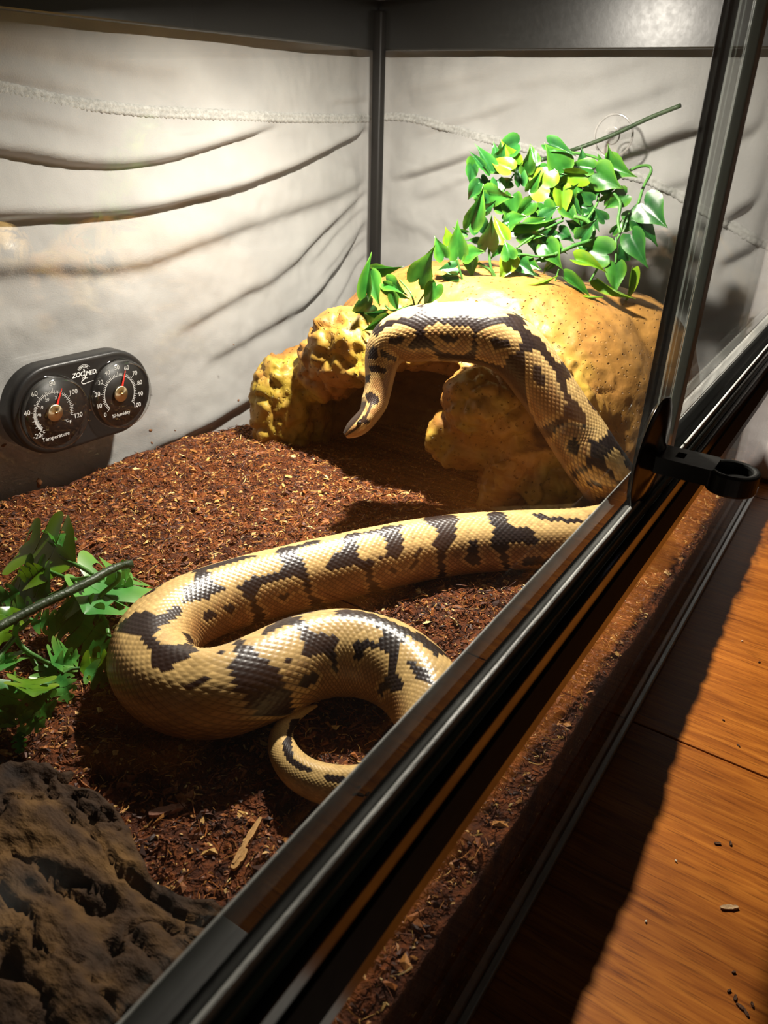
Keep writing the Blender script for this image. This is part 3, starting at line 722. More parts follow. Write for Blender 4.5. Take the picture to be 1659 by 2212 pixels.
#SNAKE_COLOUR
# markings as outlines in body coordinates: (metres from the snout, angle from the spine); 1 = tan, 0 = dark brown
SNAKE_MARKS = [
 (1, [(0.0896,-0.25),(0.0916,0.21),(0.0987,0.33),(0.1069,0.5),(0.1114,0.37),(0.1137,0.17),(0.1129,-0.21),(0.1031,-0.21),(0.0959,-0.21),(0.0903,-0.17)]),
 (1, [(0.1175,0.25),(0.1198,0.41),(0.1253,0.58),(0.1347,0.62),(0.1473,0.54),(0.1601,0.62),(0.1705,0.45),(0.1776,-0.12),(0.1776,-0.17),(0.1729,-0.21),(0.1665,-0.21),(0.1601,-0.21),(0.1521,-0.21),(0.1458,-0.21),(0.1386,-0.21),(0.1307,-0.21),(0.1229,-0.21),(0.1152,-0.25)]),
 (1, [(0.0869,0.41),(0.091,0.45),(0.098,0.58),(0.1039,0.7),(0.1084,0.87),(0.1106,1.12),(0.1091,1.28),(0.1039,1.45),(0.1017,1.53),(0.1106,1.61),(0.1198,1.65),(0.126,1.98),(0.1284,2.65),(0.1191,2.65),(0.1084,2.6),(0.0923,2.56),(0.0736,2.19),(0.0824,1.65),(0.0818,1.24),(0.0824,0.83),(0.085,0.58)]),
 (0, [(0.091,0.99),(0.1009,1.03),(0.1009,1.2),(0.0937,1.32),(0.0882,1.16),(0.0876,0.95)]),
 (1, [(0.1152,1.12),(0.1191,0.91),(0.1284,0.79),(0.1354,0.91),(0.145,0.95),(0.1529,0.91),(0.1569,1.12),(0.1577,1.36),(0.1561,1.65),(0.1497,1.94),(0.1378,1.94),(0.1284,1.82),(0.1245,1.57),(0.1206,1.32),(0.1152,1.2)]),
 (0, [(0.1276,1.2),(0.1339,1.2),(0.1434,1.28),(0.141,1.41),(0.1331,1.41),(0.1292,1.28)]),
 (1, [(0.1593,1.2),(0.1633,0.95),(0.1697,0.7),(0.1761,0.62),(0.1847,0.66),(0.1894,0.79),(0.1933,1.12),(0.1902,1.53),(0.1925,1.9),(0.1784,2.11),(0.1633,2.15),(0.1617,1.65)]),
 (0, [(0.1689,1.24),(0.1737,1.12),(0.1816,1.03),(0.1863,1.03),(0.1855,1.28),(0.1776,1.41),(0.1713,1.36)]),
 (1, [(0.1808,-0.21),(0.1863,0.25),(0.1917,0.29),(0.1987,0.21),(0.2063,0.29),(0.2147,0.29),(0.22,0.0),(0.2223,-0.12),(0.22,-0.12),(0.2109,-0.12),(0.2025,-0.17),(0.1964,-0.17),(0.191,-0.17),(0.1855,-0.17),(0.1808,-0.21)]),
 (1, [(0.1995,1.16),(0.1979,0.95),(0.2002,0.7),(0.2056,0.62),(0.2132,0.58),(0.223,0.66),(0.2298,0.79),(0.2373,0.87),(0.2441,0.99),(0.2486,1.24),(0.2501,1.57),(0.2486,1.98),(0.2494,2.65),(0.2433,2.56),(0.2328,2.31),(0.2223,2.03),(0.2124,1.57),(0.2041,1.32)]),
 (0, [(0.2079,1.16),(0.2117,0.91),(0.217,1.03),(0.2208,1.07),(0.226,1.2),(0.2223,1.45),(0.2147,1.32)]),
 (1, [(0.232,0.41),(0.2298,-0.08),(0.2351,-0.08),(0.2411,-0.08),(0.2494,-0.08),(0.2562,0.12),(0.2616,0.12),(0.2716,-0.08),(0.281,-0.04),(0.2849,0.33),(0.2849,0.7),(0.2794,0.99),(0.2864,1.03),(0.2895,1.24),(0.2903,1.61),(0.2919,2.36),(0.2966,2.77),(0.2981,2.77),(0.2942,2.77),(0.2833,2.81),(0.2747,2.85),(0.2654,2.85),(0.26,2.85),(0.2593,2.19),(0.2547,1.78),(0.2532,1.41),(0.2539,1.2),(0.2585,0.99),(0.2646,0.91),(0.2616,0.7),(0.2554,0.58),(0.2501,0.58),(0.2456,0.7),(0.2388,0.7),(0.2351,0.58)]),
 (0, [(0.267,1.57),(0.2693,1.36),(0.2794,1.41),(0.2841,1.61),(0.281,1.74),(0.2732,1.74)]),
 (1, [(0.2934,0.87),(0.2919,0.66),(0.2942,0.29),(0.3005,0.17),(0.3044,0.41),(0.3153,0.45),(0.3535,0.37),(0.3598,0.33),(0.3028,1.03),(0.2997,0.91),(0.2958,0.99)]),
 (1, [(0.3028,2.81),(0.2942,2.07),(0.2934,1.57),(0.2942,1.28),(0.2973,1.12),(0.3028,1.16),(0.3646,0.54),(0.3749,0.7),(0.3083,1.94),(0.3248,3.1),(0.3146,3.02)]),
 (0, [(0.2981,1.86),(0.2989,1.53),(0.302,1.57),(0.3012,1.9)]),
 (0, [(0.0747,0.37),(0.08,0.62),(0.0731,1.12),(0.0704,0.91),(0.0698,0.41)]),
 (0, [(0.0794,0.95),(0.0794,1.82),(0.0747,2.15),(0.0725,1.57),(0.0747,1.2)]),
 (0, [(0.0667,0.41),(0.0642,1.74),(0.0603,1.74),(0.0603,0.7)]),
 (0, [(0.0405,0.5),(0.0437,0.99),(0.0388,1.78),(0.0333,1.9),(0.0301,1.32),(0.0338,0.79)]),
 (0, [(0.0197,1.16),(0.0206,2.15),(0.0168,1.94),(0.014,0.95)]),
 (0, [(0.002,-0.08),(0.0126,0.41),(0.0235,0.74),(0.0197,0.91),(0.0113,0.83),(0.002,0.25)]),
 (0, [(0.0579,0.04),(0.0584,0.66),(0.0509,0.7),(0.0518,0.12)]),
 (0, [(0.4922,-0.04),(0.4854,-0.04),(0.4747,-0.21),(0.4663,-0.25),(0.4587,-0.29),(0.4496,-0.37),(0.4473,-0.21),(0.4367,-0.29),(0.4443,-0.54),(0.4534,-0.45),(0.4679,-0.41),(0.4793,-0.33),(0.4884,-0.17)]),
 (0, [(0.5234,0.04),(0.5158,0.41),(0.5089,0.17),(0.5105,-0.21),(0.5067,-0.5),(0.496,-0.54),(0.4907,-0.79),(0.4876,-1.12),(0.4907,-1.16),(0.4983,-1.07),(0.5051,-0.99),(0.512,-1.07),(0.5135,-1.36),(0.5105,-1.9),(0.5013,-2.48),(0.5135,-2.03),(0.515,-1.78),(0.5204,-1.32),(0.5264,-0.95),(0.5211,-0.58),(0.5226,-0.25)]),
 (0, [(0.5676,0.5),(0.5615,0.5),(0.5554,0.45),(0.5455,0.45),(0.5455,0.0),(0.5516,-0.41),(0.5531,-0.79),(0.5592,-0.91),(0.5646,-1.12),(0.5661,-1.45),(0.5608,-2.19),(0.5684,-2.27),(0.5707,-1.41),(0.5707,-1.12),(0.573,-0.83),(0.5669,-0.5),(0.5661,-0.21),(0.5715,-0.17),(0.5715,0.12)]),
 (0, [(0.5432,-0.83),(0.5356,-0.83),(0.5379,-1.07),(0.5379,-1.24),(0.5325,-1.45),(0.5356,-1.74),(0.5417,-1.69),(0.5493,-1.45),(0.5463,-1.16)]),
 (0, [(0.5013,-1.57),(0.493,-1.53),(0.48,-1.61),(0.477,-1.98),(0.493,-1.98),(0.5006,-1.86)]),
 (0, [(0.4717,-1.41),(0.4694,-1.16),(0.4641,-0.95),(0.4549,-0.91),(0.4595,-1.24),(0.4656,-1.65),(0.4701,-1.57)]),
 (0, [(0.6342,0.08),(0.6266,0.17),(0.6181,0.0),(0.609,0.04),(0.5998,0.12),(0.5906,0.0),(0.5936,-0.29),(0.5959,-0.74),(0.5982,-0.95),(0.6044,-1.03),(0.6128,-0.95),(0.6189,-0.99),(0.6235,-1.03),(0.625,-1.41),(0.6128,-2.23),(0.6189,-2.44),(0.625,-2.44),(0.6235,-2.23),(0.6273,-1.57),(0.6281,-1.24),(0.6327,-0.99),(0.6358,-0.91),(0.645,-0.91),(0.6534,-0.91),(0.6587,-0.87),(0.6518,-0.7),(0.6457,-0.45),(0.6388,-0.41),(0.6381,-0.21)]),
 (1, [(0.6273,-0.12),(0.6204,-0.08),(0.612,-0.17),(0.6082,-0.37),(0.6082,-0.62),(0.6128,-0.83),(0.6189,-0.95),(0.625,-0.91),(0.6312,-0.74),(0.6304,-0.5)]),
 (0, [(0.6105,-1.32),(0.6051,-1.32),(0.6036,-1.45),(0.6082,-1.49)]),
 (0, [(0.5867,-0.87),(0.5829,-0.91),(0.5867,-1.2),(0.5898,-1.45),(0.5952,-1.41),(0.5898,-1.12)]),
 (0, [(0.6846,0.04),(0.6777,0.25),(0.6679,0.08),(0.6557,0.21),(0.6495,0.04),(0.6526,-0.08),(0.6618,0.0),(0.6686,-0.04),(0.6732,-0.25),(0.6701,-0.45),(0.6701,-0.79),(0.6709,-1.03),(0.6701,-1.41),(0.664,-1.78),(0.6518,-2.36),(0.6526,-2.4),(0.6671,-2.4),(0.6717,-1.57),(0.6747,-1.24),(0.6755,-1.07),(0.6808,-0.87),(0.6861,-0.87),(0.6952,-0.87),(0.7058,-0.83),(0.7027,-0.62),(0.6967,-0.66),(0.6891,-0.7),(0.6846,-0.58),(0.6831,-0.41),(0.6823,-0.08)]),
 (0, [(0.6937,-1.32),(0.6899,-1.24),(0.6853,-1.32),(0.6861,-1.45),(0.6906,-1.49)]),
 (0, [(0.6838,0.08),(0.6717,0.12),(0.6777,-0.41),(0.6808,-0.83),(0.6891,-0.79),(0.699,-0.83),(0.7058,-0.87),(0.7103,-1.03),(0.7103,-1.28),(0.7058,-1.61),(0.7005,-2.44),(0.7027,-2.4),(0.7133,-2.4),(0.7118,-2.15),(0.7148,-1.45),(0.7163,-1.12),(0.7231,-0.74),(0.7133,-0.62),(0.7065,-0.54),(0.699,-0.62),(0.6899,-0.66),(0.6846,-0.54),(0.6823,-0.33),(0.6831,-0.12)]),
 (0, [(0.7367,0.54),(0.7284,0.54),(0.7201,0.54),(0.711,0.54),(0.7027,0.33),(0.6944,0.12),(0.6997,0.0),(0.7126,0.08),(0.7246,0.04),(0.7314,0.04),(0.7352,-0.12),(0.7359,-0.41),(0.7314,-0.7),(0.7374,-0.7),(0.7442,-0.74),(0.7495,-0.79),(0.7571,-0.62),(0.7639,-0.58),(0.7692,-0.5),(0.7616,-0.33),(0.7563,-0.17),(0.7495,-0.17),(0.7442,-0.04),(0.7389,0.29)]),
 (0, [(0.7692,0.74),(0.7654,0.66),(0.7578,0.62),(0.7525,0.58),(0.7578,0.5),(0.7669,0.29),(0.7692,0.45),(0.7684,0.74)]),
 (0, [(0.7389,-1.12),(0.7329,-1.12),(0.7276,-1.2),(0.7284,-1.32),(0.7337,-1.36)]),
 (0, [(0.7593,-1.07),(0.7518,-1.07),(0.745,-1.2),(0.7472,-1.32),(0.7563,-1.28),(0.7601,-1.16)]),
 (0, [(0.7896,0.58),(0.7866,0.37),(0.7911,0.12),(0.7949,-0.04),(0.7911,-0.21),(0.782,-0.37),(0.7737,-0.5),(0.7828,-0.62),(0.798,-0.41),(0.8086,-0.17),(0.8169,0.0),(0.823,0.04),(0.8298,0.04),(0.8336,-0.08),(0.8313,-0.58),(0.7654,-1.9),(0.8519,-0.29),(0.8496,0.04),(0.8442,0.25),(0.8435,0.37),(0.8427,0.62),(0.8351,0.54),(0.8283,0.33),(0.8222,0.33),(0.8146,0.29),(0.8063,0.45),(0.798,0.79),(0.7896,0.95)]),
 (0, [(0.804,-0.7),(0.798,-0.91),(0.798,-1.12),(0.798,-1.28),(0.8275,-0.66),(0.8116,-0.79)]),
 (0, [(0.8596,-0.08),(0.8658,-0.08),(0.8634,0.08),(0.8596,0.08)]),
 (0, [(0.8534,0.58),(0.8565,0.5),(0.8588,0.66),(0.8572,0.74),(0.8542,0.79),(0.8519,0.74)]),
 (0, [(0.8782,-0.54),(0.8806,-0.37),(0.8775,0.0),(0.8806,0.04),(0.879,0.29),(0.879,0.5),(0.8837,0.74),(0.8829,0.99),(0.8853,1.28),(0.8861,1.53),(0.89,2.36),(0.8806,1.94),(0.8743,1.78),(0.8704,1.57),(0.8673,1.41),(0.8681,1.12),(0.865,0.87),(0.8642,0.58),(0.8658,0.45),(0.8658,0.33),(0.8696,0.12)]),
 (0, [(0.8885,-0.21),(0.8956,-0.41),(0.9067,-0.58),(0.9107,-0.41),(0.9155,-0.33),(0.9123,0.04),(0.9115,0.29),(0.9187,0.41),(0.9308,0.54),(0.9276,0.7),(0.9243,0.87),(0.9235,1.07),(0.9243,1.41),(0.9219,1.32),(0.9203,1.12),(0.9155,0.87),(0.9083,0.83),(0.9011,0.91),(0.8979,0.79),(0.9027,0.5),(0.9067,0.12),(0.9035,-0.04),(0.8948,0.0),(0.8877,0.0)]),
 (0, [(0.9316,-0.12),(0.9356,-0.5),(0.9445,-0.41),(0.954,-0.29),(0.9642,-0.29),(0.9704,-0.37),(0.975,-0.58),(0.9802,-0.66),(0.9839,-0.83),(0.9898,-0.91),(0.9913,-0.33),(0.9825,-0.21),(0.975,-0.08),(0.9765,0.17),(0.9802,0.37),(0.9869,0.62),(0.9942,0.74),(1.0013,0.66),(1.0062,0.79),(1.0006,1.03),(0.9927,1.16),(0.9891,1.41),(0.9839,1.53),(0.9832,1.28),(0.9854,0.99),(0.9832,0.74),(0.9742,0.5),(0.9689,0.5),(0.9588,0.62),(0.9548,0.83),(0.9556,0.99),(0.9477,0.95),(0.9429,0.66),(0.9453,0.54),(0.954,0.5),(0.9627,0.41),(0.965,0.25),(0.9634,0.12),(0.9564,0.08),(0.9469,0.08),(0.9372,0.08),(0.9332,0.0)]),
 (0, [(0.9906,0.33),(0.9935,0.21),(1.002,0.04),(1.0069,0.04),(1.0117,0.0),(1.0123,-0.25),(1.017,-0.08),(1.0117,0.17),(1.0062,0.33),(0.9985,0.37)]),
 (0, [(0.8892,0.66),(0.8932,0.74),(0.8916,0.87),(0.8885,0.91),(0.8877,0.79)]),
 (0, [(0.8924,1.16),(0.8972,1.2),(0.9035,1.24),(0.9011,1.41),(0.894,1.45),(0.8908,1.32)]),
 (0, [(1.1509,0.62),(1.1589,1.49),(1.1576,2.03),(1.1512,1.86),(1.1393,1.12),(1.1294,0.74),(1.1188,0.25),(1.1109,-0.12),(1.1049,-0.12),(1.0988,-0.17),(1.1003,-0.33),(1.106,-0.45),(1.1112,-0.5),(1.1174,-0.37),(1.124,-0.12),(1.1294,0.29),(1.1418,0.7),(1.1479,0.62)]),
 (0, [(1.0941,-0.33),(1.0913,-0.21),(1.0848,-0.21),(1.0794,-0.33),(1.0806,-0.5),(1.0864,-0.58),(1.0913,-0.45)]),
 (0, [(1.0881,-1.28),(1.0856,-1.16),(1.0819,-1.2),(1.084,-1.45),(1.0885,-1.53)]),
]
SIDE_S = [0, .337, .357, .391, .421, .454, .744, .775, .808, .838, .886, .956, .977, 1.0, 1.023, 1.043, 1.076, 1.107, 1.139, 1.153, 1.18]
SIDE_T = [1.45, 1.45, .8, -.27, -.97, -1.08, -.97, -.64, .21, .87, 1.0, .91, .74, .43, 0, -.45, -.81, -.66, .12, .62, .85]
def inside(poly, x, y):
    p = np.array(poly); n = len(p); r = np.zeros(x.shape, bool)
    for k in range(n):
        x1, y1 = p[k]; x2, y2 = p[(k + 1) % n]
        c = (y1 > y) != (y2 > y)
        r ^= c & (x < (x2 - x1) * (y - y1) / (y2 - y1 + 1e-12) + x1)
    return r
def marks(s, t):
    c = np.interp(s, SIDE_S, SIDE_T)
    rel = (t - c + PI) % (2 * PI) - PI
    t = np.where(np.abs(rel) > 1.45, -t, t)              # the far flank mirrors the near one
    v = np.ones(s.shape); v[(s > .084) & (s < .350)] = 0
    # low on the flank the saddles fade into the belly
    for val, poly in SNAKE_MARKS:
        p = np.array(poly); k = np.where((s > p[:, 0].min()) & (s < p[:, 0].max()))[0]
        if len(k): 
            q = inside(poly, s[k], t[k]); v[k[q]] = val
    return v
def snake_colour(cs_, ct, SS, TH, mm, belly, hd, L):
    key = np.round(cs_ * 1e5).astype(np.int64) * 100000 + np.round((ct + PI) * 1e4).astype(np.int64)
    u, first, inv = np.unique(key.ravel(), return_index=True, return_inverse=True)
    s = cs_.ravel()[first]; t = ct.ravel()[first]
    v = marks(s, t)
    edge = np.zeros(len(s))
    for ds, dt in ((.0042, 0), (-.0042, 0), (0, .19), (0, -.19)): edge = np.maximum(edge, 1 - marks(s + ds, t + dt))
    jit = rng.normal(size=len(s)) * .10
    at = np.abs(t)
    dors = np.clip((1.15 - at) / .5, 0, 1)
    tail = np.clip((s - 1.035) / .03, 0, 1)
    dors = np.maximum(dors, tail)
    core = np.array([.40, .205, .070]); rim = np.array([.60, .37, .135]); top = np.array([.68, .455, .175])
    flank = core[None] * (1 - edge[:, None]) + rim[None] * edge[:, None]
    tan = flank * (1 - dors[:, None]) + top * dors[:, None]
    dark = np.tile(np.array([[.017, .010, .009]]), (len(s), 1)) + .010 * np.clip(1 - dors, 0, 1)[:, None] * np.array([1, .55, .4])
    col = np.where(v[:, None] > .5, tan * (1 + jit[:, None]), dark * (1 + jit[:, None]))
    C = col[inv.ravel()].reshape(cs_.shape + (3,))
    vv = v[inv.ravel()].reshape(cs_.shape); dd = dors[inv.ravel()].reshape(cs_.shape)
    # brown skin between the flank scales
    e = np.clip((mm - .62) / .3, 0, 1) * vv * (.18 + .72 * (1 - dd)) * (1 - np.clip(hd * 2, 0, 1))
    C = C * (1 - e[..., None]) + e[..., None] * np.array([.10, .045, .018])
    bl = (np.clip((np.abs(TH) - 2.15) / .25, 0, 1) * np.clip(.35 + vv, 0, 1))[..., None]
    C = C * (1 - bl) + bl * np.array([.44, .27, .135])
    # head: dark crown, pale lip line, tan cheek stripe
    crown = (np.clip(hd * 6, 0, 1) * np.clip((.95 - np.abs(TH)) / .1, 0, 1))[..., None]
    C = C * (1 - crown) + crown * np.array([.030, .017, .011])
    cheek = (np.clip(hd * 4, 0, 1) * (np.abs(np.abs(TH) - 1.35) < .13))[..., None]
    C = C * (1 - cheek) + cheek * np.array([.05, .026, .014])
    return np.clip(C, 0, 1)
def snake():
    X, SS, TH, cs_, ct, mm, belly, hd, L, fr = snake_surface()
    n, m = TH.shape
    C = snake_colour(cs_, ct, SS, TH, mm, belly, hd, L).reshape(-1, 3)
    V = X.reshape(-1, 3); idx = np.arange(n * m).reshape(n, m); r = np.roll(idx, -1, 1)
    F = np.stack([idx[:-1].ravel(), r[:-1].ravel(), r[1:].ravel(), idx[1:].ravel()], 1)
    # close both ends with a short quad strip
    caps = []
    for row in (idx[0], idx[-1][::-1]):
        h = m // 2
        for k in range(h - 1): caps.append((row[k], row[k + 1] , row[m - 2 - k], row[m - 1 - k]))
    F = np.vstack([F, np.array(caps)])
    me = mesh_np('snake', V, F); vcol(me, C)
    mt, nt, b = newmat('snake_skin'); a = N(nt, 'ShaderNodeVertexColor'); a.layer_name = 'Col'
    tc = N(nt, 'ShaderNodeTexCoord'); nz = N(nt, 'ShaderNodeTexNoise'); nz.inputs['Scale'].default_value = 90; nz.inputs['Detail'].default_value = 3
    nt.links.new(tc.outputs['Object'], nz.inputs['Vector']); rr = ramp(nt, [(.3, (.88, .87, .85)), (.7, (1.1, 1.1, 1.1))]); nt.links.new(nz.outputs['Fac'], rr.inputs[0])
    mx = N(nt, 'ShaderNodeMixRGB', blend_type='MULTIPLY'); mx.inputs[0].default_value = 1
    nt.links.new(a.outputs[0], mx.inputs[1]); nt.links.new(rr.outputs[0], mx.inputs[2]); nt.links.new(mx.outputs[0], b.inputs['Base Color'])
    b.inputs['Roughness'].default_value = .36; b.inputs['Specular IOR Level'].default_value = .5
    o = link('ball_python', me, mt)
    tag(o, 'tan and dark brown patterned ball python draped over the rock and coiled on the substrate', 'snake')
    P, R_, ss, T, U, S = fr
    M_eye = plain('snake_eye', (.01, .008, .006), .08, spec=.8)
    k = int(np.searchsorted(ss, .0128))
    for sgn in (-1, 1):
        c = P[k] + S[k] * sgn * R_[k] * .93 + U[k] * R_[k] * .22
        bm = bmesh.new(); bmesh.ops.create_uvsphere(bm, u_segments=14, v_segments=10, radius=.0021)
        eo = link('eye', bm_mesh('eye', bm, True), M_eye, None, Matrix.Translation(Vector(c)))
        eo.parent = o
snake()
# ================================================================== thermometer / hygrometer on the back glass
def text_mesh(txt, size, shear=0.0, spacing=1.0, bold=0.0):
    c = bpy.data.curves.new('t', 'FONT'); c.body = txt; c.size = size; c.align_x = 'CENTER'; c.align_y = 'CENTER'
    c.shear = shear; c.space_character = spacing; c.resolution_u = 3; c.offset = bold; c.fill_mode = 'FRONT'
    o = bpy.data.objects.new('t', c); COL.objects.link(o)
    dg = bpy.context.evaluated_depsgraph_get(); dg.update()
    me = bpy.data.meshes.new_from_object(o.evaluated_get(dg)); bpy.data.objects.remove(o); return me
class Flat:
    """collects flat print (letters, ticks) in one plane as a mesh"""
    def __init__(s): s.V = []; s.F = []
    def mesh(s, me, x, y, rot=0, z=0):
        b = len(s.V); c, q = math.cos(rot), math.sin(rot)
        for v in me.vertices: s.V.append((x + v.co.x * c - v.co.y * q, y + v.co.x * q + v.co.y * c, z))
        for p in me.polygons: s.F.append([b + i for i in p.vertices])
    def text(s, t, size, x, y, rot=0, **k): s.mesh(text_mesh(t, size, **k), x, y, rot)
    def poly(s, pts, z=0):
        b = len(s.V); s.V += [(x, y, z) for x, y in pts]; s.F.append(list(range(b, b + len(pts))))
    def line(s, a, b, w):
        d = Vector((b[0]-a[0], b[1]-a[1])); n = Vector((-d.y, d.x)).normalized() * w / 2
        s.poly([(a[0]-n.x, a[1]-n.y), (b[0]-n.x, b[1]-n.y), (b[0]+n.x, b[1]+n.y), (a[0]+n.x, a[1]+n.y)])
    def arc(s, r, a0, a1, w, cx=0, cy=0, n=40):
        for i in range(n):
            t0 = a0 + (a1-a0)*i/n; t1 = a0 + (a1-a0)*(i+1)/n
            s.poly([(cx+(r-w/2)*math.cos(t0), cy+(r-w/2)*math.sin(t0)), (cx+(r+w/2)*math.cos(t0), cy+(r+w/2)*math.sin(t0)), (cx+(r+w/2)*math.cos(t1), cy+(r+w/2)*math.sin(t1)), (cx+(r-w/2)*math.cos(t1), cy+(r-w/2)*math.sin(t1))])
    def stroke(s, pts, w0, w1=None):
        w1 = w0 if w1 is None else w1; P, _ = catmull(np.array(pts), 26)
        for i in range(25):
            w = w0 + (w1 - w0) * i / 25; s.line(P[i], P[i+1] + (P[i+1]-P[i])*.15, w)
    def build(s, name, mat, parent, M): return link(name, mesh_np(name, s.V, s.F, False), mat, parent, M)
def gauge():
    W, Hh, D = .137, .0745, .016
    cc = onY(172, 862, YB - .008)
    lft = onY(100, 886, YB - .014); rgt = onY(266, 842, YB - .014)
    ax = Vector(rgt - lft); ax.y = 0; ang = math.atan2(ax.z, ax.x)
    ex = Vector((math.cos(ang), 0, math.sin(ang))); ez = Vector((0, -1, 0)); ey = ez.cross(ex)
    o = Vector((cc[0], YB - .0012, cc[2]))
    K = 1.035
    def Mx(x, y, z): return basis(o + (ex * x + ey * y + ez * z) * K, ex * K, ey * K, ez * K)
    root = empty('thermometer_hygrometer', o)
    tag(root, 'black twin dial thermometer and humidity gauge stuck on the back glass', 'gauge')
    # stadium body
    R_ = Hh / 2; half = W / 2 - R_
    outline = [(half + R_ * math.cos(a), R_ * math.sin(a)) for a in np.linspace(-PI/2, PI/2, 28)] + [(-half + R_ * math.cos(a), R_ * math.sin(a)) for a in np.linspace(PI/2, 3*PI/2, 28)]
    V = []; F = []; n = len(outline)
    for sc, z in ((1.0, 0), (1.0, D - .003), (.985, D - .0012), (.955, D), (.90, D)):
        for x, y in outline: V.append((x - (1 - sc) * np.sign(x) * R_ * (abs(x) > half) * (abs(x) - half) / R_, y * sc, z)) if False else V.append((x * (1 - (1 - sc) * R_ / (W / 2)), y * sc, z))
    for k in range(4):
        for i in range(n): F.append((k*n+i, k*n+(i+1) % n, (k+1)*n+(i+1) % n, (k+1)*n+i))
    F.append([4*n+i for i in range(n)]); F.append([i for i in range(n)][::-1])
    M_body = plain('gauge_body_black', (.012, .012, .012), .40, spec=.45, bump=.1, bscale=500)
    link('body', mesh_np('body', V, F), M_body, root, Mx(0, 0, 0))
    M_print = plain('white_print', (.80, .80, .78), .6)
    M_face = plain('dial_face_black', (.010, .009, .008), .5)
    M_lens = glass_mat('clear_lens', tint=(.985, .985, .985), f0=.05)
    M_lensrim = glass_mat('clear_lens_rim', tint=(.90, .91, .90), f0=.16, rough=.05)
    M_red = plain('red_needle', (.85, .045, .03), .4)
    m, nt, b = newmat('brushed_hub'); b.inputs['Metallic'].default_value = 1; b.inputs['Roughness'].default_value = .3; b.inputs['Base Color'].default_value = (.72, .62, .42, 1)
    b.inputs['Anisotropic'].default_value = .85
    tn = N(nt, 'ShaderNodeTangent'); tn.direction_type = 'RADIAL'; tn.axis = 'Z'; nt.links.new(tn.outputs[0], b.inputs['Tangent'])
    M_hub = m
    M_brass = plain('brass_pin', (.75, .50, .16), .25, metal=1)
    DR = .0325
    def Md(x, y, z): return Mx(x, y, z) @ Matrix.Diagonal((.92, .92, 1, 1))
    def dial(cx, cy, kind):
        fz = D + .0006
        d = link('dial', mesh_np('dial', *lathe([(0, 0), (DR * .97, 0), (DR * .97, -.0005), (0, -.0005)], 56)), M_face, root, Md(cx, cy, fz))
        p = Flat(); w = .0004
        if kind == 'T':
            # outer Fahrenheit scale from -20 to 120, inner Celsius; sweep 222 deg to -20 deg clockwise
            A = lambda f: math.radians(float(np.interp(f, [-20, 0, 20, 40, 60, 80, 100, 120], [222, 206, 190, 168, 128, 85, 32, -20])))
            r0 = .0178; p.arc(r0, A(-20), A(120), w)
            for f in range(-20, 121, 2):
                L = .0042 if f % 20 == 0 else (.0030 if f % 10 == 0 else .0020)
                p.line((r0 * math.cos(A(f)), r0 * math.sin(A(f))), ((r0 + L) * math.cos(A(f)), (r0 + L) * math.sin(A(f))), w)
            for c in range(-28, 50, 2):
                a = A(c * 1.8 + 32); L = .0022 if c % 10 == 0 else .0013
                p.line((r0 * math.cos(a), r0 * math.sin(a)), ((r0 - L) * math.cos(a), (r0 - L) * math.sin(a)), w)
            for f, t in ((-20, '-20'), (40, '40'), (60, '60'), (80, '80'), (100, '100'), (120, '120')):
                a = A(f); q = .0258 if f not in (-20, 120) else .0256; p.text(t, .0062, q * math.cos(a), q * math.sin(a))
            for c, t in ((0, '0'), (10, '10'), (20, '20'), (30, '30')):
                a = A(c * 1.8 + 32); p.text(t, .0040, .0134 * math.cos(a), .0134 * math.sin(a))
            p.text('\u00b0F', .0044, .0145, -.0128); p.text('\u00b0C', .0038, .0115, -.0108); p.text('\u00b0F', .0044, -.0150, -.0185); p.text('\u00b0C', .0036, -.0128, -.0150)
            p.text('+', .0040, -.0150, .0015); p.text('-', .0040, -.0150, -.0085)
            p.text('Temperature', .0052, -.0010, -.0225)
            na = A(88)
        else:
            A = lambda v: math.radians(222 - v / 100 * 262)
            r0 = .0172; p.arc(r0, A(0), A(100), w)
            for v in range(0, 101, 2):
                L = .0042 if v % 10 == 0 else .0024
                p.line((r0 * math.cos(A(v)), r0 * math.sin(A(v))), ((r0 + L) * math.cos(A(v)), (r0 + L) * math.sin(A(v))), w)
            for v in range(0, 101, 10):
                a = A(v); p.text(str(v), .0060, .0252 * math.cos(a), .0252 * math.sin(a))
            p.text('%Humidity', .0048, -.0005, -.0205)
            na = A(58)
        p.build('print', M_print, d, Md(cx, cy, fz + .0002))
        q = Flat(); e = Vector((math.cos(na), math.sin(na))); nn = Vector((-e.y, e.x))
        L0, L1 = .002, .0225
        q.poly([tuple(e * L0 - nn * .0013), tuple(e * L1 - nn * .0004), tuple(e * L1 + nn * .0004), tuple(e * L0 + nn * .0013)])
        q.build('needle', M_red, d, Md(cx, cy, fz + .0018))
        hv = link('hub', mesh_np('hub', *lathe([(0, .0030), (.0070, .0028), (.0078, .0022), (.0078, .0008), (0, .0008)], 40), ), M_hub, d, Md(cx, cy, fz))
        link('pin', mesh_np('pin', *lathe([(0, .0040), (.0011, .0038), (.0014, .0028)], 16)), M_brass, d, Md(cx, cy, fz))
        # clear cap: flat window and a rim wall
        link('lens', mesh_np('lens', *lathe([(0, .0078), (DR * .93, .0078)], 56)), M_lens, d, Md(cx, cy, fz))
        link('lens_rim', mesh_np('lens_rim', *lathe([(DR * .93, .0078), (DR * .98, .0072), (DR * 1.0, .0058), (DR * 1.005, 0), (DR * 1.03, -.0004)], 56)), M_lensrim, d, Md(cx, cy, fz))
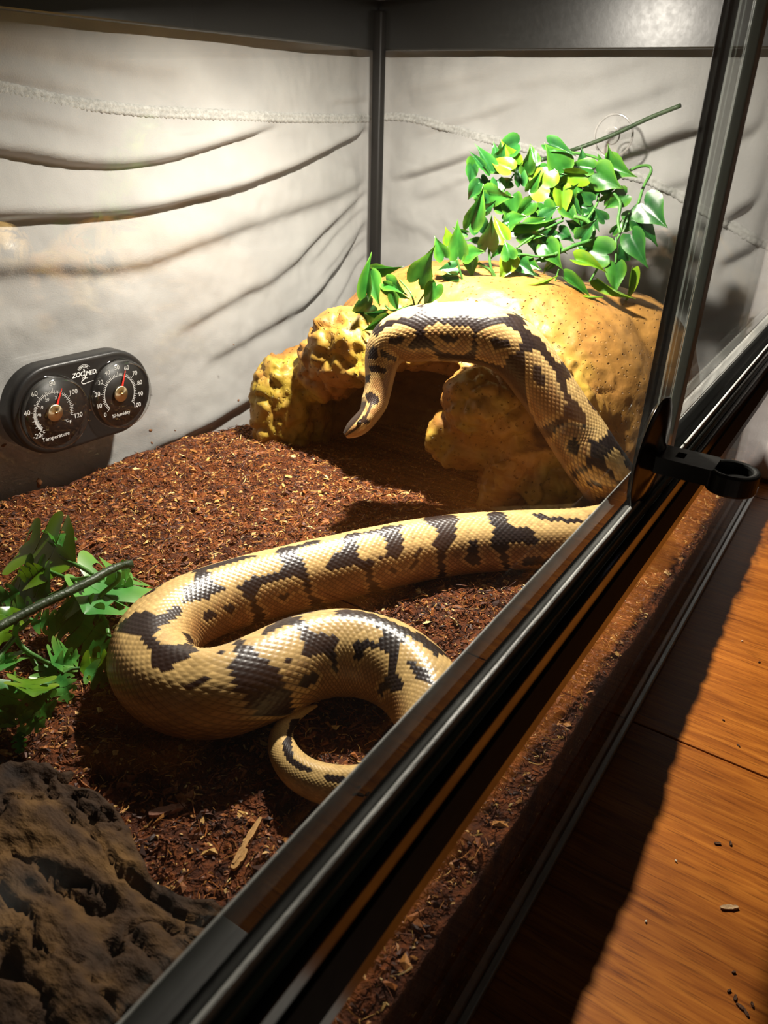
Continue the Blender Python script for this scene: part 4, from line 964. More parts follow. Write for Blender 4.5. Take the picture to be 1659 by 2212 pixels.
        for a0 in (2.62, 2.95, -.42, -.12) if kind == 'T' else (2.55, 2.85, -.55, -.22):
            Lm = Flat(); Lm.line((DR * .93 * math.cos(a0), DR * .93 * math.sin(a0)), (DR * 1.02 * math.cos(a0), DR * 1.02 * math.sin(a0)), .0009)
            Lm.build('lens_notch', M_print if False else M_lensrim, d, Md(cx, cy, fz + .0080))
    dial(-.0325, -.0015, 'T'); dial(.0335, -.0005, 'H')
    # emblem: a curved caption, the slanted name and the little lizard under it
    e = Flat()
    e.text('ZOO', .0068, -.0074, .0010, shear=.25, spacing=.95, bold=.00010); e.text('MED.', .0066, .0086, .0006, shear=.25, spacing=.95, bold=.00010)
    for i in range(7):                                              # worn caption over the name, too small to read
        a = math.radians(140 - i * 13.5); e.line((.0072 * math.cos(a), .0012 + .0072 * math.sin(a)), (.0084 * math.cos(a), .0012 + .0084 * math.sin(a)), .0011)
    e.arc(.0064, math.radians(38), math.radians(142), .0003, 0, .0012, 20); e.arc(.0092, math.radians(38), math.radians(142), .0003, 0, .0012, 20)
    e.stroke([(-.0004, .0058), (.0005, .0036), (.0000, .0005), (.0008, -.0025), (-.0006, -.0046), (-.0036, -.0060), (-.0042, -.0082), (-.0016, -.0096), (.0034, -.0090), (.0100, -.0084)], .0015, .0004)
    e.stroke([(-.0006, -.0034), (-.0026, -.0032), (-.0034, -.0042)], .0006); e.stroke([(.0010, -.0036), (.0028, -.0042), (.0036, -.0036)], .0006)
    e.build('emblem', M_print, root, Mx(.0005, .0232, D + .0004) @ Matrix.Diagonal((.80, .80, 1, 1)))
gauge()
# ================================================================== clear suction cup on the end glass
def clear_plastic(name):
    m, nt, b = newmat(name)
    b.inputs['Base Color'].default_value = (.95, .96, .96, 1); b.inputs['Roughness'].default_value = .08
    b.inputs['Transmission Weight'].default_value = 1; b.inputs['IOR'].default_value = 1.25
    return m
def suction_cup():
    c = onX(1325, 293, XR - .001); R_ = .0205
    root = empty('suction_cup', (XR, c[1], c[2])); tag(root, 'clear round suction cup holding the green vine to the end glass', 'suction cup')
    M_clear = glass_mat('clear_cup', tint=(.95, .95, .95), f0=.07, rough=.04, dust=.22, dust_scale=70); M_rimc = glass_mat('clear_cup_rim', tint=(.90, .90, .90), f0=.14, rough=.12, dust=.45, dust_scale=60)
    mx = basis((XR - .0003, c[1], c[2]), (0, 1, 0), (0, 0, 1), (1, 0, 0)) @ Matrix.Rotation(PI, 4, 'X')
    link('cup', mesh_np('cup', *lathe([(.0045, .0068), (.008, .0050), (.013, .0032), (R_ * .93, .0014)], 48)), M_clear, root, mx)
    link('cup_rim', mesh_np('cup_rim', *lathe([(R_ * .93, .0014), (R_, .0016), (R_ * 1.02, .0004), (R_, 0), (R_ * .90, .0003), (R_ * .93, .0014)], 48)), M_rimc, root, mx)
    link('knob', mesh_np('knob', *lathe([(0, .0110), (.0030, .0108), (.0036, .0095), (.0024, .0082), (.0045, .0066), (0, .0058)], 28)), M_rimc, root, mx)
    link('ring', mesh_np('ring', *lathe([(.0072, .0055), (.0080, .0058), (.0086, .0050)], 40)), M_rimc, root, mx)
suction_cup()

# ================================================================== black suction handle on the sliding door
def handle():
    c = np.array(onY(1405, 983, .003)); root = empty('glass_lifter', (c[0], .003, c[2]))
    tag(root, 'black suction cup lifter with a ring pull stuck on the sliding door', 'lifter')
    M_cup = plain('black_rubber_cup', (.010, .007, .005), .16, spec=.6)
    mx = basis((c[0], .0028, c[2]), (1, 0, 0), (0, 0, 1), (0, -1, 0))
    link('cup', mesh_np('cup', *lathe([(0, .0060), (.0060, .0058), (.0075, .0046), (.0150, .0030), (.0235, .0016), (.0275, .0010), (.0283, .0005), (.0275, .0001), (0, .0001)], 64)), M_cup, root, mx)
    # arm: flat bar with an oval hole, standing straight out from the glass
    M_arm = plain('black_moulded_plastic', (.016, .015, .014), .34, spec=.5, bump=.08, bscale=300)
    def slab(name, outline, holes, z0, z1, bev=.0008):
        """outline/hole in (x, out) plan, extruded in height"""
        bm = bmesh.new()
        def loop(pts, z): return [bm.verts.new((x, y, z)) for x, y in pts]
        for zz in (0,): pass
        n = len(outline)
        if not holes:
            a = loop(outline, z0); b = loop(outline, z1)
            bm.faces.new(a[::-1]); bm.faces.new(b)
            for i in range(n): bm.faces.new((a[i], a[(i+1) % n], b[(i+1) % n], b[i]))
        else:
            h = holes; a = loop(outline, z0); b = loop(outline, z1); ha = loop(h, z0); hb = loop(h, z1)
            for i in range(n):
                j = (i+1) % n
                bm.faces.new((a[i], a[j], b[j], b[i])); bm.faces.new((ha[j], ha[i], hb[i], hb[j]))
                bm.faces.new((b[i], b[j], hb[j], hb[i])); bm.faces.new((a[j], a[i], ha[i], ha[j]))
        bmesh.ops.recalc_face_normals(bm, faces=bm.faces)
        return bm_mesh(name, bm)
    def rounded(cx, cy, hx, hy, r, n=8):
        pts = []
        for sx, sy, a0 in ((1, 1, 0), (-1, 1, PI/2), (-1, -1, PI), (1, -1, 3*PI/2)):
            for k in range(n): a = a0 + PI/2*k/(n-1); pts.append((cx + sx*(hx-r) + r*math.cos(a), cy + sy*(hy-r) + r*math.sin(a)))
        return pts
    Hz = c[2]; x = c[0]
    def put(name, me, bevel=.0007):
        o = link(name, me, M_arm, root, basis((x, .0028, Hz), (1, 0, 0), (0, -1, 0), (0, 0, 1)))
        bv = o.modifiers.new('bevel', 'BEVEL'); bv.width = bevel; bv.segments = 2; bv.limit_method = 'ANGLE'; return o
    bar_o = rounded(0, .0148, .0088, .0148, .0012); bar_h = [(0 + .0040 * math.cos(a), .0135 + .0030 * math.sin(a)) for a in [math.atan2((q[1]-.0148) * .45, q[0]) for q in bar_o]]
    put('arm', slab('arm', bar_o, bar_h, -.0045, .0035))
    ro = [(.0112 * math.cos(a), .0365 + (.0118 if math.sin(a) > 0 else .0105) * math.sin(a)) for a in np.linspace(0, 2*PI, 40, endpoint=False)]
    ri = [(.0080 * math.cos(a), .0365 + (.0085 if math.sin(a) > 0 else .0078) * math.sin(a)) for a in np.linspace(0, 2*PI, 40, endpoint=False)]
    ring = put('ring_pull', slab('ring_pull', ro, ri, -.0070, .0034), .0012)
    link('ring_floor', slab('ring_floor', ri, None, -.0055, -.0010), M_arm, root, basis((x, .0028, Hz), (1, 0, 0), (0, -1, 0), (0, 0, 1)))
handle()

# ================================================================== lamps over the open top
def lamp():
    root = empty('dome_lamp', (LAMP.x, LAMP.y, ZT)); tag(root, 'black dome heat lamp shining down through the open tank top', 'lamp')
    M_out = plain('black_lamp_shell', (.012, .012, .012), .5)
    prof = [(.020, .125), (.040, .115), (.075, .085), (.104, .042), (.115, 0)]
    T0 = Matrix.Translation((LAMP.x, LAMP.y, ZT + .016)) @ AIM.to_track_quat('-Z', 'Y').to_matrix().to_4x4()
    link('shade', mesh_np('shade', *lathe([(r, z) for r, z in prof] + [(r + .002, z) for r, z in prof[::-1]] + [prof[0]], 48)), M_out, root, T0)
    link('socket', mesh_np('socket', *lathe([(0, .19), (.022, .19), (.024, .12), (.020, .115), (0, .115)], 24)), M_out, root, T0)
    V, F = lathe([(0, -.006), (.012, -.004), (.022, .002), (.025, .014), (.018, .070), (.012, .115)], 24)
    m = plain('frosted_bulb', (.80, .78, .72), .5)
    link('bulb', mesh_np('bulb', V, F), m, root, T0)
    # thin wire bars that carry the shade across the opening
    for y in (-.114, .114):
        tube('carrier_wire', [(XL - .004, LAMP.y + y, ZT + .0018), (.3, LAMP.y + y, ZT + .0018), (XR + .004, LAMP.y + y, ZT + .0018)], .0018, M_out, root, 8, 12)
    spo.parent = root; spo.matrix_parent_inverse = world_of(root).inverted()
lamp()
# ================================================================== artificial plants
def leaf_mat(name, c0, c1, ctip):
    m, nt, b = newmat(name)
    tc = N(nt, 'ShaderNodeTexCoord'); oi = N(nt, 'ShaderNodeObjectInfo')
    nz = N(nt, 'ShaderNodeTexNoise'); nz.inputs['Scale'].default_value = 2.2; nz.inputs['Detail'].default_value = 3
    ad = N(nt, 'ShaderNodeVectorMath', operation='ADD'); nt.links.new(tc.outputs['Object'], ad.inputs[0]); nt.links.new(oi.outputs['Random'], ad.inputs[1])
    nt.links.new(ad.outputs[0], nz.inputs['Vector'])
    r = ramp(nt, [(.30, c0), (.62, c1)]); nt.links.new(nz.outputs['Fac'], r.inputs[0])
    a = N(nt, 'ShaderNodeVertexColor'); a.layer_name = 'Col'           # red: towards the rim and tip
    mx = N(nt, 'ShaderNodeMixRGB'); mx.inputs[2].default_value = (*ctip, 1)
    sp_ = N(nt, 'ShaderNodeSeparateColor'); nt.links.new(a.outputs[0], sp_.inputs[0]); nt.links.new(sp_.outputs[0], mx.inputs[0])
    nt.links.new(r.outputs[0], mx.inputs[1]); nt.links.new(mx.outputs[0], b.inputs['Base Color'])
    b.inputs['Roughness'].default_value = .30; b.inputs['Specular IOR Level'].default_value = .5
    out = nt.nodes['Material Output']; tl = N(nt, 'ShaderNodeBsdfTranslucent'); ms = N(nt, 'ShaderNodeMixShader'); ms.inputs[0].default_value = .22
    nt.links.new(mx.outputs[0], tl.inputs[0]); nt.links.new(b.outputs[0], ms.inputs[1]); nt.links.new(tl.outputs[0], ms.inputs[2]); nt.links.new(ms.outputs[0], out.inputs['Surface'])
    return m
L_green = leaf_mat('leaf_green', (.012, .085, .010), (.034, .165, .018), (.11, .26, .022))
L_dark = leaf_mat('leaf_dark_green', (.008, .058, .014), (.018, .110, .020), (.05, .19, .024))
L_soft = leaf_mat('leaf_soft_green', (.035, .20, .035), (.09, .34, .06), (.26, .46, .07))
L_lime = leaf_mat('leaf_lime', (.065, .22, .012), (.15, .29, .012), (.23, .34, .016))
M_stem = noise_mat('stem_green', 60, [(.3, (.035, .13, .025)), (.7, (.10, .26, .05))], rough=.4, bump=.2)
M_twig = noise_mat('stem_dark', 90, [(.3, (.016, .034, .014)), (.7, (.045, .072, .032))], rough=.4, bump=.4)

def heart_leaf(name, fold, droop, twist):
    """unit leaf: stalk end at the origin, tip at x = 1, half width about .38"""
    prof = [(-.08, .20), (-.03, .30), (.10, .385), (.25, .40), (.42, .335), (.58, .225), (.74, .118), (.88, .045), (1.0, .0)]
    cols = [-1, -.6, -.22, 0, .22, .6, 1]
    V = []; Cc = []
    for x, wd in prof:
        for c in cols:
            y = c * wd
            xx = x + (.10 * (1 - abs(c)) if x < .0 else 0) + (.06 if (c == 0 and x < .05) else 0)
            z = fold * abs(y) + droop * (x ** 2) * -.35 + twist * y * x + .05 * math.sin(7 * x + 3 * c) * abs(c) - .03 * (abs(c) < .1)
            V.append((xx, y, z)); rim = max(0, abs(c) - .55) / .45; tip = max(0, x - .8) / .2
            Cc.append((max(rim * .8, tip * .9), 0, 0))
    k = len(cols); F = [(i*k+j, (i+1)*k+j, (i+1)*k+j+1, i*k+j+1) for i in range(len(prof) - 1) for j in range(k - 1)]
    me = mesh_np(name, V, F); vcol(me, Cc); return me
def place_leaf(me, mat, base, tip, wid, roll, parent, name='leaf'):
    b = Vector(base); t = Vector(tip); ex = (t - b); L = ex.length; ex.normalize()
    view = (Vector(CAM) - b).normalized()
    n = (view - ex * view.dot(ex)).normalized(); n = Matrix.Rotation(roll, 3, ex) @ n
    s = n.cross(ex)
    key = me.name + mat.name
    if key not in LEAFM:
        q = me.copy(); q.name = me.name; q.materials.clear(); q.materials.append(mat); LEAFM[key] = q
    m = basis(b, ex * L, s * L * wid, n * L)
    o = link(name, LEAFM[key], None, None, m); o.parent = parent; o.matrix_parent_inverse = world_of(parent).inverted()
    return o
LEAFM = {}
HL = [heart_leaf('leaf_flat', .10, .35, 0), heart_leaf('leaf_folded', .35, .6, .1), heart_leaf('leaf_cupped', .22, .9, -.2), heart_leaf('leaf_slim', .6, .8, .25)]

def upper_vine():
    root = empty('artificial_vine', (.68, .25, .24))
    tag(root, 'bushy artificial vine with glossy heart-shaped green leaves heaped on the rock hide', 'vine')
    S = .458
    px = lambda x, y: (740 + S * x, 220 + S * y)
    def depthX(x, y):                         # how far along the tank each leaf hangs
        fx, fy = px(x, y)
        if fx < 945: return 1.10 * (.528 + .00003 * (945 - fx) + max(0, (640 - fy)) * .0002)
        base = .585 + (fx - 945) * .00022
        return min(XR - .035, 1.10 * (base + max(0, 560 - fy) * .00018))
    T = {'g': L_green, 'd': L_dark, 'y': L_lime}
    #       base        tip        tone shape width roll
    LV = [((835,195),(700,245),'d',1,.8,.3), ((825,300),(745,190),'y',1,.8,-.3), ((800,325),(688,262),'y',1,.8,.5), ((700,330),(640,200),'d',3,.7,.4), ((665,310),(605,235),'d',3,.5,.2),
      ((965,195),(1080,232),'d',1,.6,-.5), ((1050,325),(958,200),'g',0,1.0,.1), ((985,412),(838,320),'y',0,1.0,.1), ((1155,345),(955,340),'y',1,.55,.8), ((1185,318),(1062,288),'g',1,.8,.4),
      ((1240,285),(1352,350),'g',2,.9,-.3), ((1190,330),(1308,405),'g',0,1.15,.2), ((1035,402),(1042,552),'y',1,.75,-.2), ((800,435),(788,612),'g',0,.75,.2), ((895,470),(812,556),'g',2,.9,-.2),
      ((645,618),(640,488),'d',0,.95,.2), ((600,590),(672,415),'g',1,.7,.5), ((682,700),(705,555),'d',0,.75,-.3), ((772,655),(708,538),'y',1,.7,.2), ((945,475),(985,578),'g',2,1.0,.3),
      ((1345,432),(1232,500),'g',2,.95,.2), ((1415,470),(1518,582),'d',0,1.1,.1), ((1375,555),(1492,662),'d',1,.75,.6), ((1360,620),(1425,772),'d',1,.8,.3), ((1290,758),(1285,908),'g',0,.8,0),
      ((1262,722),(1085,665),'g',0,.95,-.2), ((955,665),(1022,772),'g',2,.95,.1), ((790,742),(768,652),'g',2,1.1,.2), ((800,728),(742,840),'y',0,.95,-.1), ((825,868),(988,860),'y',3,.5,.9),
      ((1030,885),(1190,945),'y',3,.4,.8), ((1040,825),(1182,915),'g',3,.4,.7), ((1203,832),(1338,942),'y',3,.4,.8), ((1366,785),(1352,952),'y',3,.35,.6), ((1092,742),(1235,775),'y',3,.6,.7),
      ((545,742),(540,568),'g',0,.72,.1), ((482,738),(432,640),'g',1,.9,.3), ((505,672),(488,592),'y',0,.9,.3), ((572,722),(662,702),'g',0,1.0,.5), ((600,720),(612,832),'g',0,.85,-.2),
      ((350,852),(418,702),'g',0,.75,.2), ((445,858),(382,975),'g',0,.85,.3), ((560,855),(450,845),'g',3,.5,.8), ((125,805),(170,952),'g',0,.75,.1), ((112,920),(118,728),'g',3,.45,.4),
      ((140,790),(268,792),'g',1,.6,.6), ((205,850),(285,892),'g',1,.7,.3), ((195,868),(308,932),'g',0,.6,.4), ((232,905),(262,992),'g',0,.7,.2), ((145,950),(15,1060),'d',0,.65,.3),
      ((212,990),(108,1010),'d',3,.6,.6), ((208,1010),(100,1088),'g',1,.55,.4), ((540,780),(450,790),'d',0,.9,.4), ((545,820),(455,830),'d',1,.7,.5), ((645,380),(585,462),'d',2,.9,.2),
      ((800,375),(690,385),'g',1,.6,.7), ((830,572),(1000,580),'g',3,.35,.8), ((1062,450),(1108,390),'g',0,1.0,.2), ((1150,500),(1210,605),'d',0,.7,.2), ((905,300),(885,195),'g',0,.8,.1),
      ((1120,650),(1185,560),'d',1,.8,.3), ((1330,752),(1305,672),'d',0,.95,.2), ((1055,455),(1130,535),'d',0,.8,.2), ((735,300),(760,205),'d',0,.8,.3), ((840,395),(830,260),'d',3,.6,.2),
      ((880,420),(935,330),'g',1,.7,.3), ((660,520),(720,470),'d',0,.8,.3), ((760,520),(700,470),'g',1,.8,.4), ((1000,640),(880,620),'d',1,.7,.4), ((900,640),(820,600),'g',3,.7,.5),
      ((1180,470),(1120,420),'d',0,.9,.2), ((1240,560),(1190,500),'d',1,.8,.2), ((1270,620),(1320,560),'g',1,.7,.4), ((650,660),(585,650),'g',1,.7,.6), ((760,690),(690,740),'g',3,.6,.5),
      ((980,720),(900,760),'g',1,.6,.5), ((1010,760),(930,805),'g',3,.6,.6), ((720,430),(660,360),'d',0,.8,.2), ((1230,470),(1290,420),'g',1,.7,.4), ((590,620),(520,600),'g',3,.6,.4),
      ((860,520),(800,470),'d',0,.9,.2), ((1130,600),(1050,560),'d',0,.9,.2), ((930,560),(880,500),'d',0,.9,.1)]
    n0 = 55
    for k in range(46):                        # inner leaves of the heap
        bx, by = random.uniform(600, 1330), random.uniform(250, 760)
        if by > 560 and bx < 760: continue
        a = random.uniform(0, 2 * PI); L_ = random.uniform(80, 125)
        LV.append(((bx, by), (bx + L_ * math.cos(a), by + L_ * math.sin(a)), random.choice('ddgg'), random.choice((0, 0, 1, 2)), random.uniform(.7, 1), random.uniform(-.5, .5)))
    for i, (b, t, tone, sh, wd, ro) in enumerate(LV):
        jb = random.uniform(-.006, .006) + (.012 if i >= n0 else 0)
        xb = depthX(*b) + jb; xt = xb + random.uniform(-.012, .004)
        pb = onX(*px(*b), xb); pt = onX(*px(*t), xt)
        pt = pb + (pt - pb) * 1.06
        place_leaf(HL[sh], T[tone], pb, pt, wd * 1.0, ro * .8 * random.choice((1, 1, -1)), root)
    def st(name, pts, r, mat=M_stem, dx=.01, n=40):
        return tube(name, [onX(*px(x, y), depthX(x, y) + dx) for x, y in pts], r * .8, mat, root, 8, n)
    # woody main stem held by the suction cup
    P = [onX(1470, 228, XR - .022), onX(1400, 256, XR - .016), onX(1318, 294, XR - .013), onX(1232, 326, XR - .020), onX(1170, 345, .78)]
    tube('main_stem', P, .0021, M_twig, root, 10, 40)
    st('stem', [(1000,238),(1080,240),(1170,255),(1260,290)], .0016); st('stem', [(1300,360),(1380,312),(1440,302),(1455,330),(1420,400),(1395,480)], .0018)
    st('stem', [(1395,480),(1340,540),(1300,640),(1230,740),(1165,850)], .0014); st('stem', [(1090,540),(1150,560),(1185,600),(1170,650),(1090,680),(1000,720)], .0023, M_stem, .0)
    st('stem', [(560,860),(600,880),(585,950)], .0016, M_stem, 0); st('stem', [(640,760),(700,800),(730,850),(800,850),(870,820),(890,780)], .0018, M_stem, 0)
    st('stem', [(730,850),(760,880),(735,920),(690,945)], .0020, M_stem, 0); st('stem', [(540,742),(560,820),(585,890)], .0013, M_stem, 0); st('stem', [(690,700),(700,780),(730,840)], .0016, M_stem, 0)
    st('stem', [(1040,560),(960,600),(890,640),(820,690)], .0014, M_stem, 0); st('stem', [(1210,400),(1200,480),(1150,560)], .0015); st('stem', [(1000,720),(920,730),(850,720),(760,730)], .0012, M_stem, 0)
    st('stem', [(1290,640),(1290,720),(1288,760)], .0012, M_stem, 0); st('stem', [(1020,790),(1000,850),(965,905)], .0010, M_stem, 0); st('stem', [(200,960),(240,985),(330,960),(345,980)], .0012, M_stem, 0)
    st('stem', [(270,840),(320,900),(340,960)], .0010, M_stem, 0); st('stem', [(420,860),(370,930),(345,975)], .0010, M_stem, 0); st('stem', [(600,880),(640,860),(690,840)], .0012, M_stem, 0)
    st('stem', [(950,420),(1000,400),(1040,380)], .0010); st('stem', [(760,420),(790,370),(810,340)], .0009); st('stem', [(1280,430),(1310,480),(1300,560),(1310,620)], .0018, M_stem, 0)
upper_vine()

def split_leaf(name, kind):
    """unit leaf of the cut-leaf plant: fingers along both sides and oval holes, base at 0, tip at x = 1"""
    rnd = random.Random(kind * 13 + 5)
    top = []; nf = 3 + kind % 2; per = 9
    for i in range(nf * per):
        x = .02 + .94 * i / (nf * per); t_ = (i % per) / per
        wmax = .46 * math.sin(PI * min(1, (x * .90 + .14))) ** .6
        lobe = max(0, math.sin(PI * min(1, t_ * 1.12))) ** .32
        top.append((x + .10 * lobe * (wmax / .46), wmax * (.34 + .66 * lobe)))
    top.append((1.03, 0.0))
    bm = bmesh.new()
    # strip between the midrib and the outline; a hole is left in some cells
    up = [(-.02, .03)] + top
    V = {}
    def v(x, y):
        k = (round(x, 4), round(y, 4))
        if k not in V:
            z = .18 * abs(y) - .22 * x * x + .05 * math.sin(9 * x + kind) * abs(y) * 3
            V[k] = bm.verts.new((x, y, z))
        return V[k]
    for sgn in (1, -1):
        for i in range(len(up) - 1):
            (x0, y0), (x1, y1) = up[i], up[i + 1]
            for (a, b2) in ((0, .30), (.30, .62), (.62, 1.0)):
                hole = (a == .30 and i % 9 in (4, 5, 6) and (i // 9 + kind + (sgn > 0)) % 2 == 0)
                if hole: continue
                pts = [(x0, sgn * y0 * a), (x1, sgn * y1 * a), (x1, sgn * y1 * b2), (x0, sgn * y0 * b2)]
                vv = []
                for p in pts:
                    q = v(*p)
                    if q not in vv: vv.append(q)
                if len(vv) >= 3:
                    if sgn < 0: vv = vv[::-1]
                    try: bm.faces.new(vv)
                    except ValueError: pass
    me = bm_mesh(name, bm, True)
    Cc = np.zeros((len(me.vertices), 3))
    for i, q in enumerate(me.vertices): Cc[i, 0] = min(1, max(0, abs(q.co.y) / .4 - .3) * .8 + max(0, q.co.x - .6) * .6)
    vcol(me, Cc)
    return me
def lower_plant():
    root = empty('artificial_foliage', (.19, .26, SOIL))
    tag(root, 'artificial plant with cut green leaves on a dark stem lying on the substrate', 'plant')
    SL = [split_leaf('cut_leaf', 0), split_leaf('cut_leaf', 1), split_leaf('cut_leaf', 2), split_leaf('cut_leaf', 3)]
    S = .2261; px = lambda x, y: (0 + S * x, 1120 + S * y)
    T = {'g': L_soft, 'd': L_green, 'y': L_lime}
    LV = [((700,430),(130,230),'y',0,.62,.2,.118), ((430,480),(200,560),'y',1,.6,-.4,.112), ((470,740),(60,640),'d',1,.8,.2,.105), ((180,700),(-60,800),'g',2,.7,.3,.105), ((560,880),(860,1120),'g',3,.8,.2,.100),
      ((820,900),(1260,430),'g',2,.55,-.3,.108), ((880,700),(1240,700),'g',1,.8,.3,.102), ((760,860),(560,800),'y',0,.8,.2,.106), ((1000,900),(700,940),'g',2,.7,-.2,.098), ((500,1390),(680,1240),'g',3,.75,.2,.100),
      ((500,1400),(480,1640),'g',1,.8,-.2,.096), ((520,1400),(760,1330),'g',2,.6,.4,.098), ((760,1430),(1040,1360),'y',2,.7,.2,.093), ((820,1440),(1030,1530),'g',0,.8,-.3,.091), ((600,1480),(620,1690),'g',3,.6,.3,.094),
      ((320,1700),(300,1460),'y',1,.6,.3,.112), ((120,1560),(-60,1900),'g',0,.9,.1,.106), ((260,1680),(430,1850),'d',0,.9,.1,.104), ((130,1600),(200,1560),'g',2,.9,.2,.108), ((40,1300),(100,1420),'g',1,.8,.3,.110),
      ((200,1900),(390,1980),'g',2,.7,.2,.098), ((170,2000),(270,2050),'g',1,.7,.2,.096), ((190,2040),(180,2210),'d',3,.5,.3,.096), ((100,850),(20,1100),'y',1,.6,.2,.112), ((300,1000),(580,980),'g',1,.6,.3,.104),
      ((900,1160),(1060,1300),'d',2,.8,.1,.094), ((0,1450),(-40,1250),'g',1,.8,.2,.108), ((560,280),(590,60),'d',0,.35,.2,.120), ((545,290),(490,130),'g',0,.25,.2,.118), ((1080,560),(1260,500),'d',3,.7,.3,.108),
      ((330,860),(80,880),'g',2,.6,.3,.106), ((140,1780),(60,1960),'d',2,.8,.2,.102)]
    for b, t, tone, sh, wd, ro, z in LV:
        pb = onZ(*px(*b), z - .007); pt = onZ(*px(*t), z - .011)
        # the leaves lift off the ground towards their tips
        pt = pb + (pt - pb) * 1.18
        place_leaf(SL[sh], T[tone], pb, pt, wd * 1.55, ro * .8, root)
    def st(name, pts, r, mat=M_stem, n=30): return tube(name, [onZ(*px(x, y), z - .007) for x, y, z in pts], r, mat, root, 8, n)
    st('main_stem', [(-330, 1200, .128), (0, 1030, .126), (400, 820, .124), (800, 630, .122), (1080, 480, .120), (1265, 430, .119)], .0026, M_twig)
    st('stem', [(160, 1000, .122), (150, 1130, .112), (260, 1270, .104), (480, 1390, .100)], .0015); st('stem', [(150, 1130, .112), (30, 1270, .110), (-60, 1420, .108)], .0014)
    st('stem', [(250, 1260, .104), (330, 1380, .098), (375, 1450, .096), (430, 1420, .096)], .0013); st('stem', [(1140, 500, .119), (1120, 600, .112), (960, 740, .106), (940, 860, .102), (1010, 1000, .098), (1040, 1140, .095)], .0015, M_stem)
    st('stem', [(940, 770, .106), (860, 850, .104), (780, 850, .104)], .0012); st('stem', [(880, 530, .121), (800, 480, .119), (700, 430, .118)], .0013); st('stem', [(860, 560, .121), (700, 580, .116), (560, 540, .114), (430, 480, .112)], .0012)
    st('stem', [(640, 590, .116), (600, 670, .110), (470, 740, .105)], .0011); st('stem', [(545, 300, .118), (600, 380, .118), (700, 430, .118)], .0009); st('stem', [(300, 960, .116), (200, 1050, .110), (160, 1060, .108)], .0012)
    st('stem', [(760, 1430, .093), (680, 1440, .094), (600, 1480, .094)], .0010)
lower_plant()
# ================================================================== cork bark at the near end of the tank
def bark():
    # ridge line of the bark traced over the substrate: (x, y, top height)
    nx, ny = 120, 90
    u = np.linspace(0, 1, nx); v = np.linspace(0, 1, ny); uu, vv = np.meshgrid(u, v, indexing='ij')
    # u runs along its length from the far end to the front pane, v across from the camera side to the lit edge
    far = np.array([.126, .212]); near = np.array([.126, .040])
    A = far[None, None, :] * (1 - uu[..., None]) + near[None, None, :] * uu[..., None]
    wdt = .150 + .012 * np.sin(uu * 9)
    edge = .010 * np.exp(-((uu - .30) / .16) ** 2) - .004 * np.exp(-((uu - .55) / .12) ** 2) + .003 * np.sin(uu * 17)
    X = A[..., 0] + edge - wdt * (1 - vv); Y = A[..., 1] + .02 * (1 - vv)
    arch = np.sin(PI * np.clip(vv * .42 + .36, 0, 1)) ** .7
    Z = SOIL - .004 + .032 * arch
    P = np.stack([X.ravel(), Y.ravel(), Z.ravel()], 1)
    rough = .008 * fbm(P, 35, 4, 71) + .005 * np.abs(fbm(P * [1, .45, 1], 90, 3, 73)) - .004 * (np.abs(fbm(P * [1, .35, 1], 55, 3, 79)) < .06)
    P[:, 2] += rough; P[:, 0] += .004 * fbm(P, 60, 3, 83)
    P[:, 1] = np.clip(P[:, 1], G + .001, YB - .01)
    idx = np.arange(nx * ny).reshape(nx, ny)
    F = np.stack([idx[:-1, :-1].ravel(), idx[1:, :-1].ravel(), idx[1:, 1:].ravel(), idx[:-1, 1:].ravel()], 1)
    me = mesh_np('bark', P, F)
    M_b = noise_mat('cork_bark', 55, [(.30, (.012, .005, .002)), (.50, (.045, .020, .005)), (.70, (.15, .075, .018))], rough=.85, bump=.9, bdist=.004, bscale=160, vec_scale=(1, .5, 1))
    o = link('cork_bark', me, M_b); tag(o, 'curved rough brown cork bark slab lying on the dim substrate', 'bark')
    so = o.modifiers.new('thickness', 'SOLIDIFY'); so.thickness = .007; so.offset = -1
bark()

# ================================================================== wood chips lying loose
def chip(px, py, z, L, W, T, ang, col, label, surf='soil', name='wood_chip', group=None):
    p = onZ(px, py, z)
    if surf == 'soil': p[2] = float(soil_h(np.array([p[0]]), np.array([p[1]]))[0]) + T * .5
    else: p[2] = z
    rnd = random.Random(int(px * 7 + py))
    n = 9; V = []; F = []
    for s, zz in ((0, -T / 2), (1, T / 2)):
        for k in range(n):
            t = k / (n - 1) - .5; wj = W * .5 * (1 - .5 * abs(t * 2) ** 3) * rnd.uniform(.75, 1.1)
            V.append((t * L, -wj, zz + rnd.uniform(-.12, .12) * T)); V.append((t * L, wj * rnd.uniform(.8, 1.1), zz + rnd.uniform(-.12, .12) * T))
    m = 2 * n
    for k in range(n - 1):
        a, b, c, d = 2*k, 2*k+1, 2*k+3, 2*k+2
        F += [(a, b, c, d), (m+d, m+c, m+b, m+a), (a, d, m+d, m+a), (b, m+b, m+c, c)]
    F += [(0, m, m+1, 1), (m-2, m-1, 2*m-1, 2*m-2)]
    mt = noise_mat('chip_wood', 300, [(.3, tuple(c * .6 for c in col)), (.7, col)], rough=.7, bump=.5, vec_scale=(.2, 1, 1))
    o = link(name, mesh_np(name, V, F, False), mt, None, Matrix.Translation(Vector(p)) @ Matrix.Rotation(ang, 4, 'Z'))
    tag(o, label, 'wood chip', group)
chip(362, 1755, SOIL, .0165, .0046, .0022, .35 - 1.0, (.62, .30, .20), 'flat pinkish wood chip on dark substrate near the cork bark')
chip(535, 1822, SOIL, .026, .0028, .0016, .25, (.66, .36, .12), 'long pale splinter on the substrate between cork bark and tail')
chip(518, 1862, SOIL, .011, .0035, .0016, .15, (.60, .32, .10), 'short pale splinter beside the long splinter')
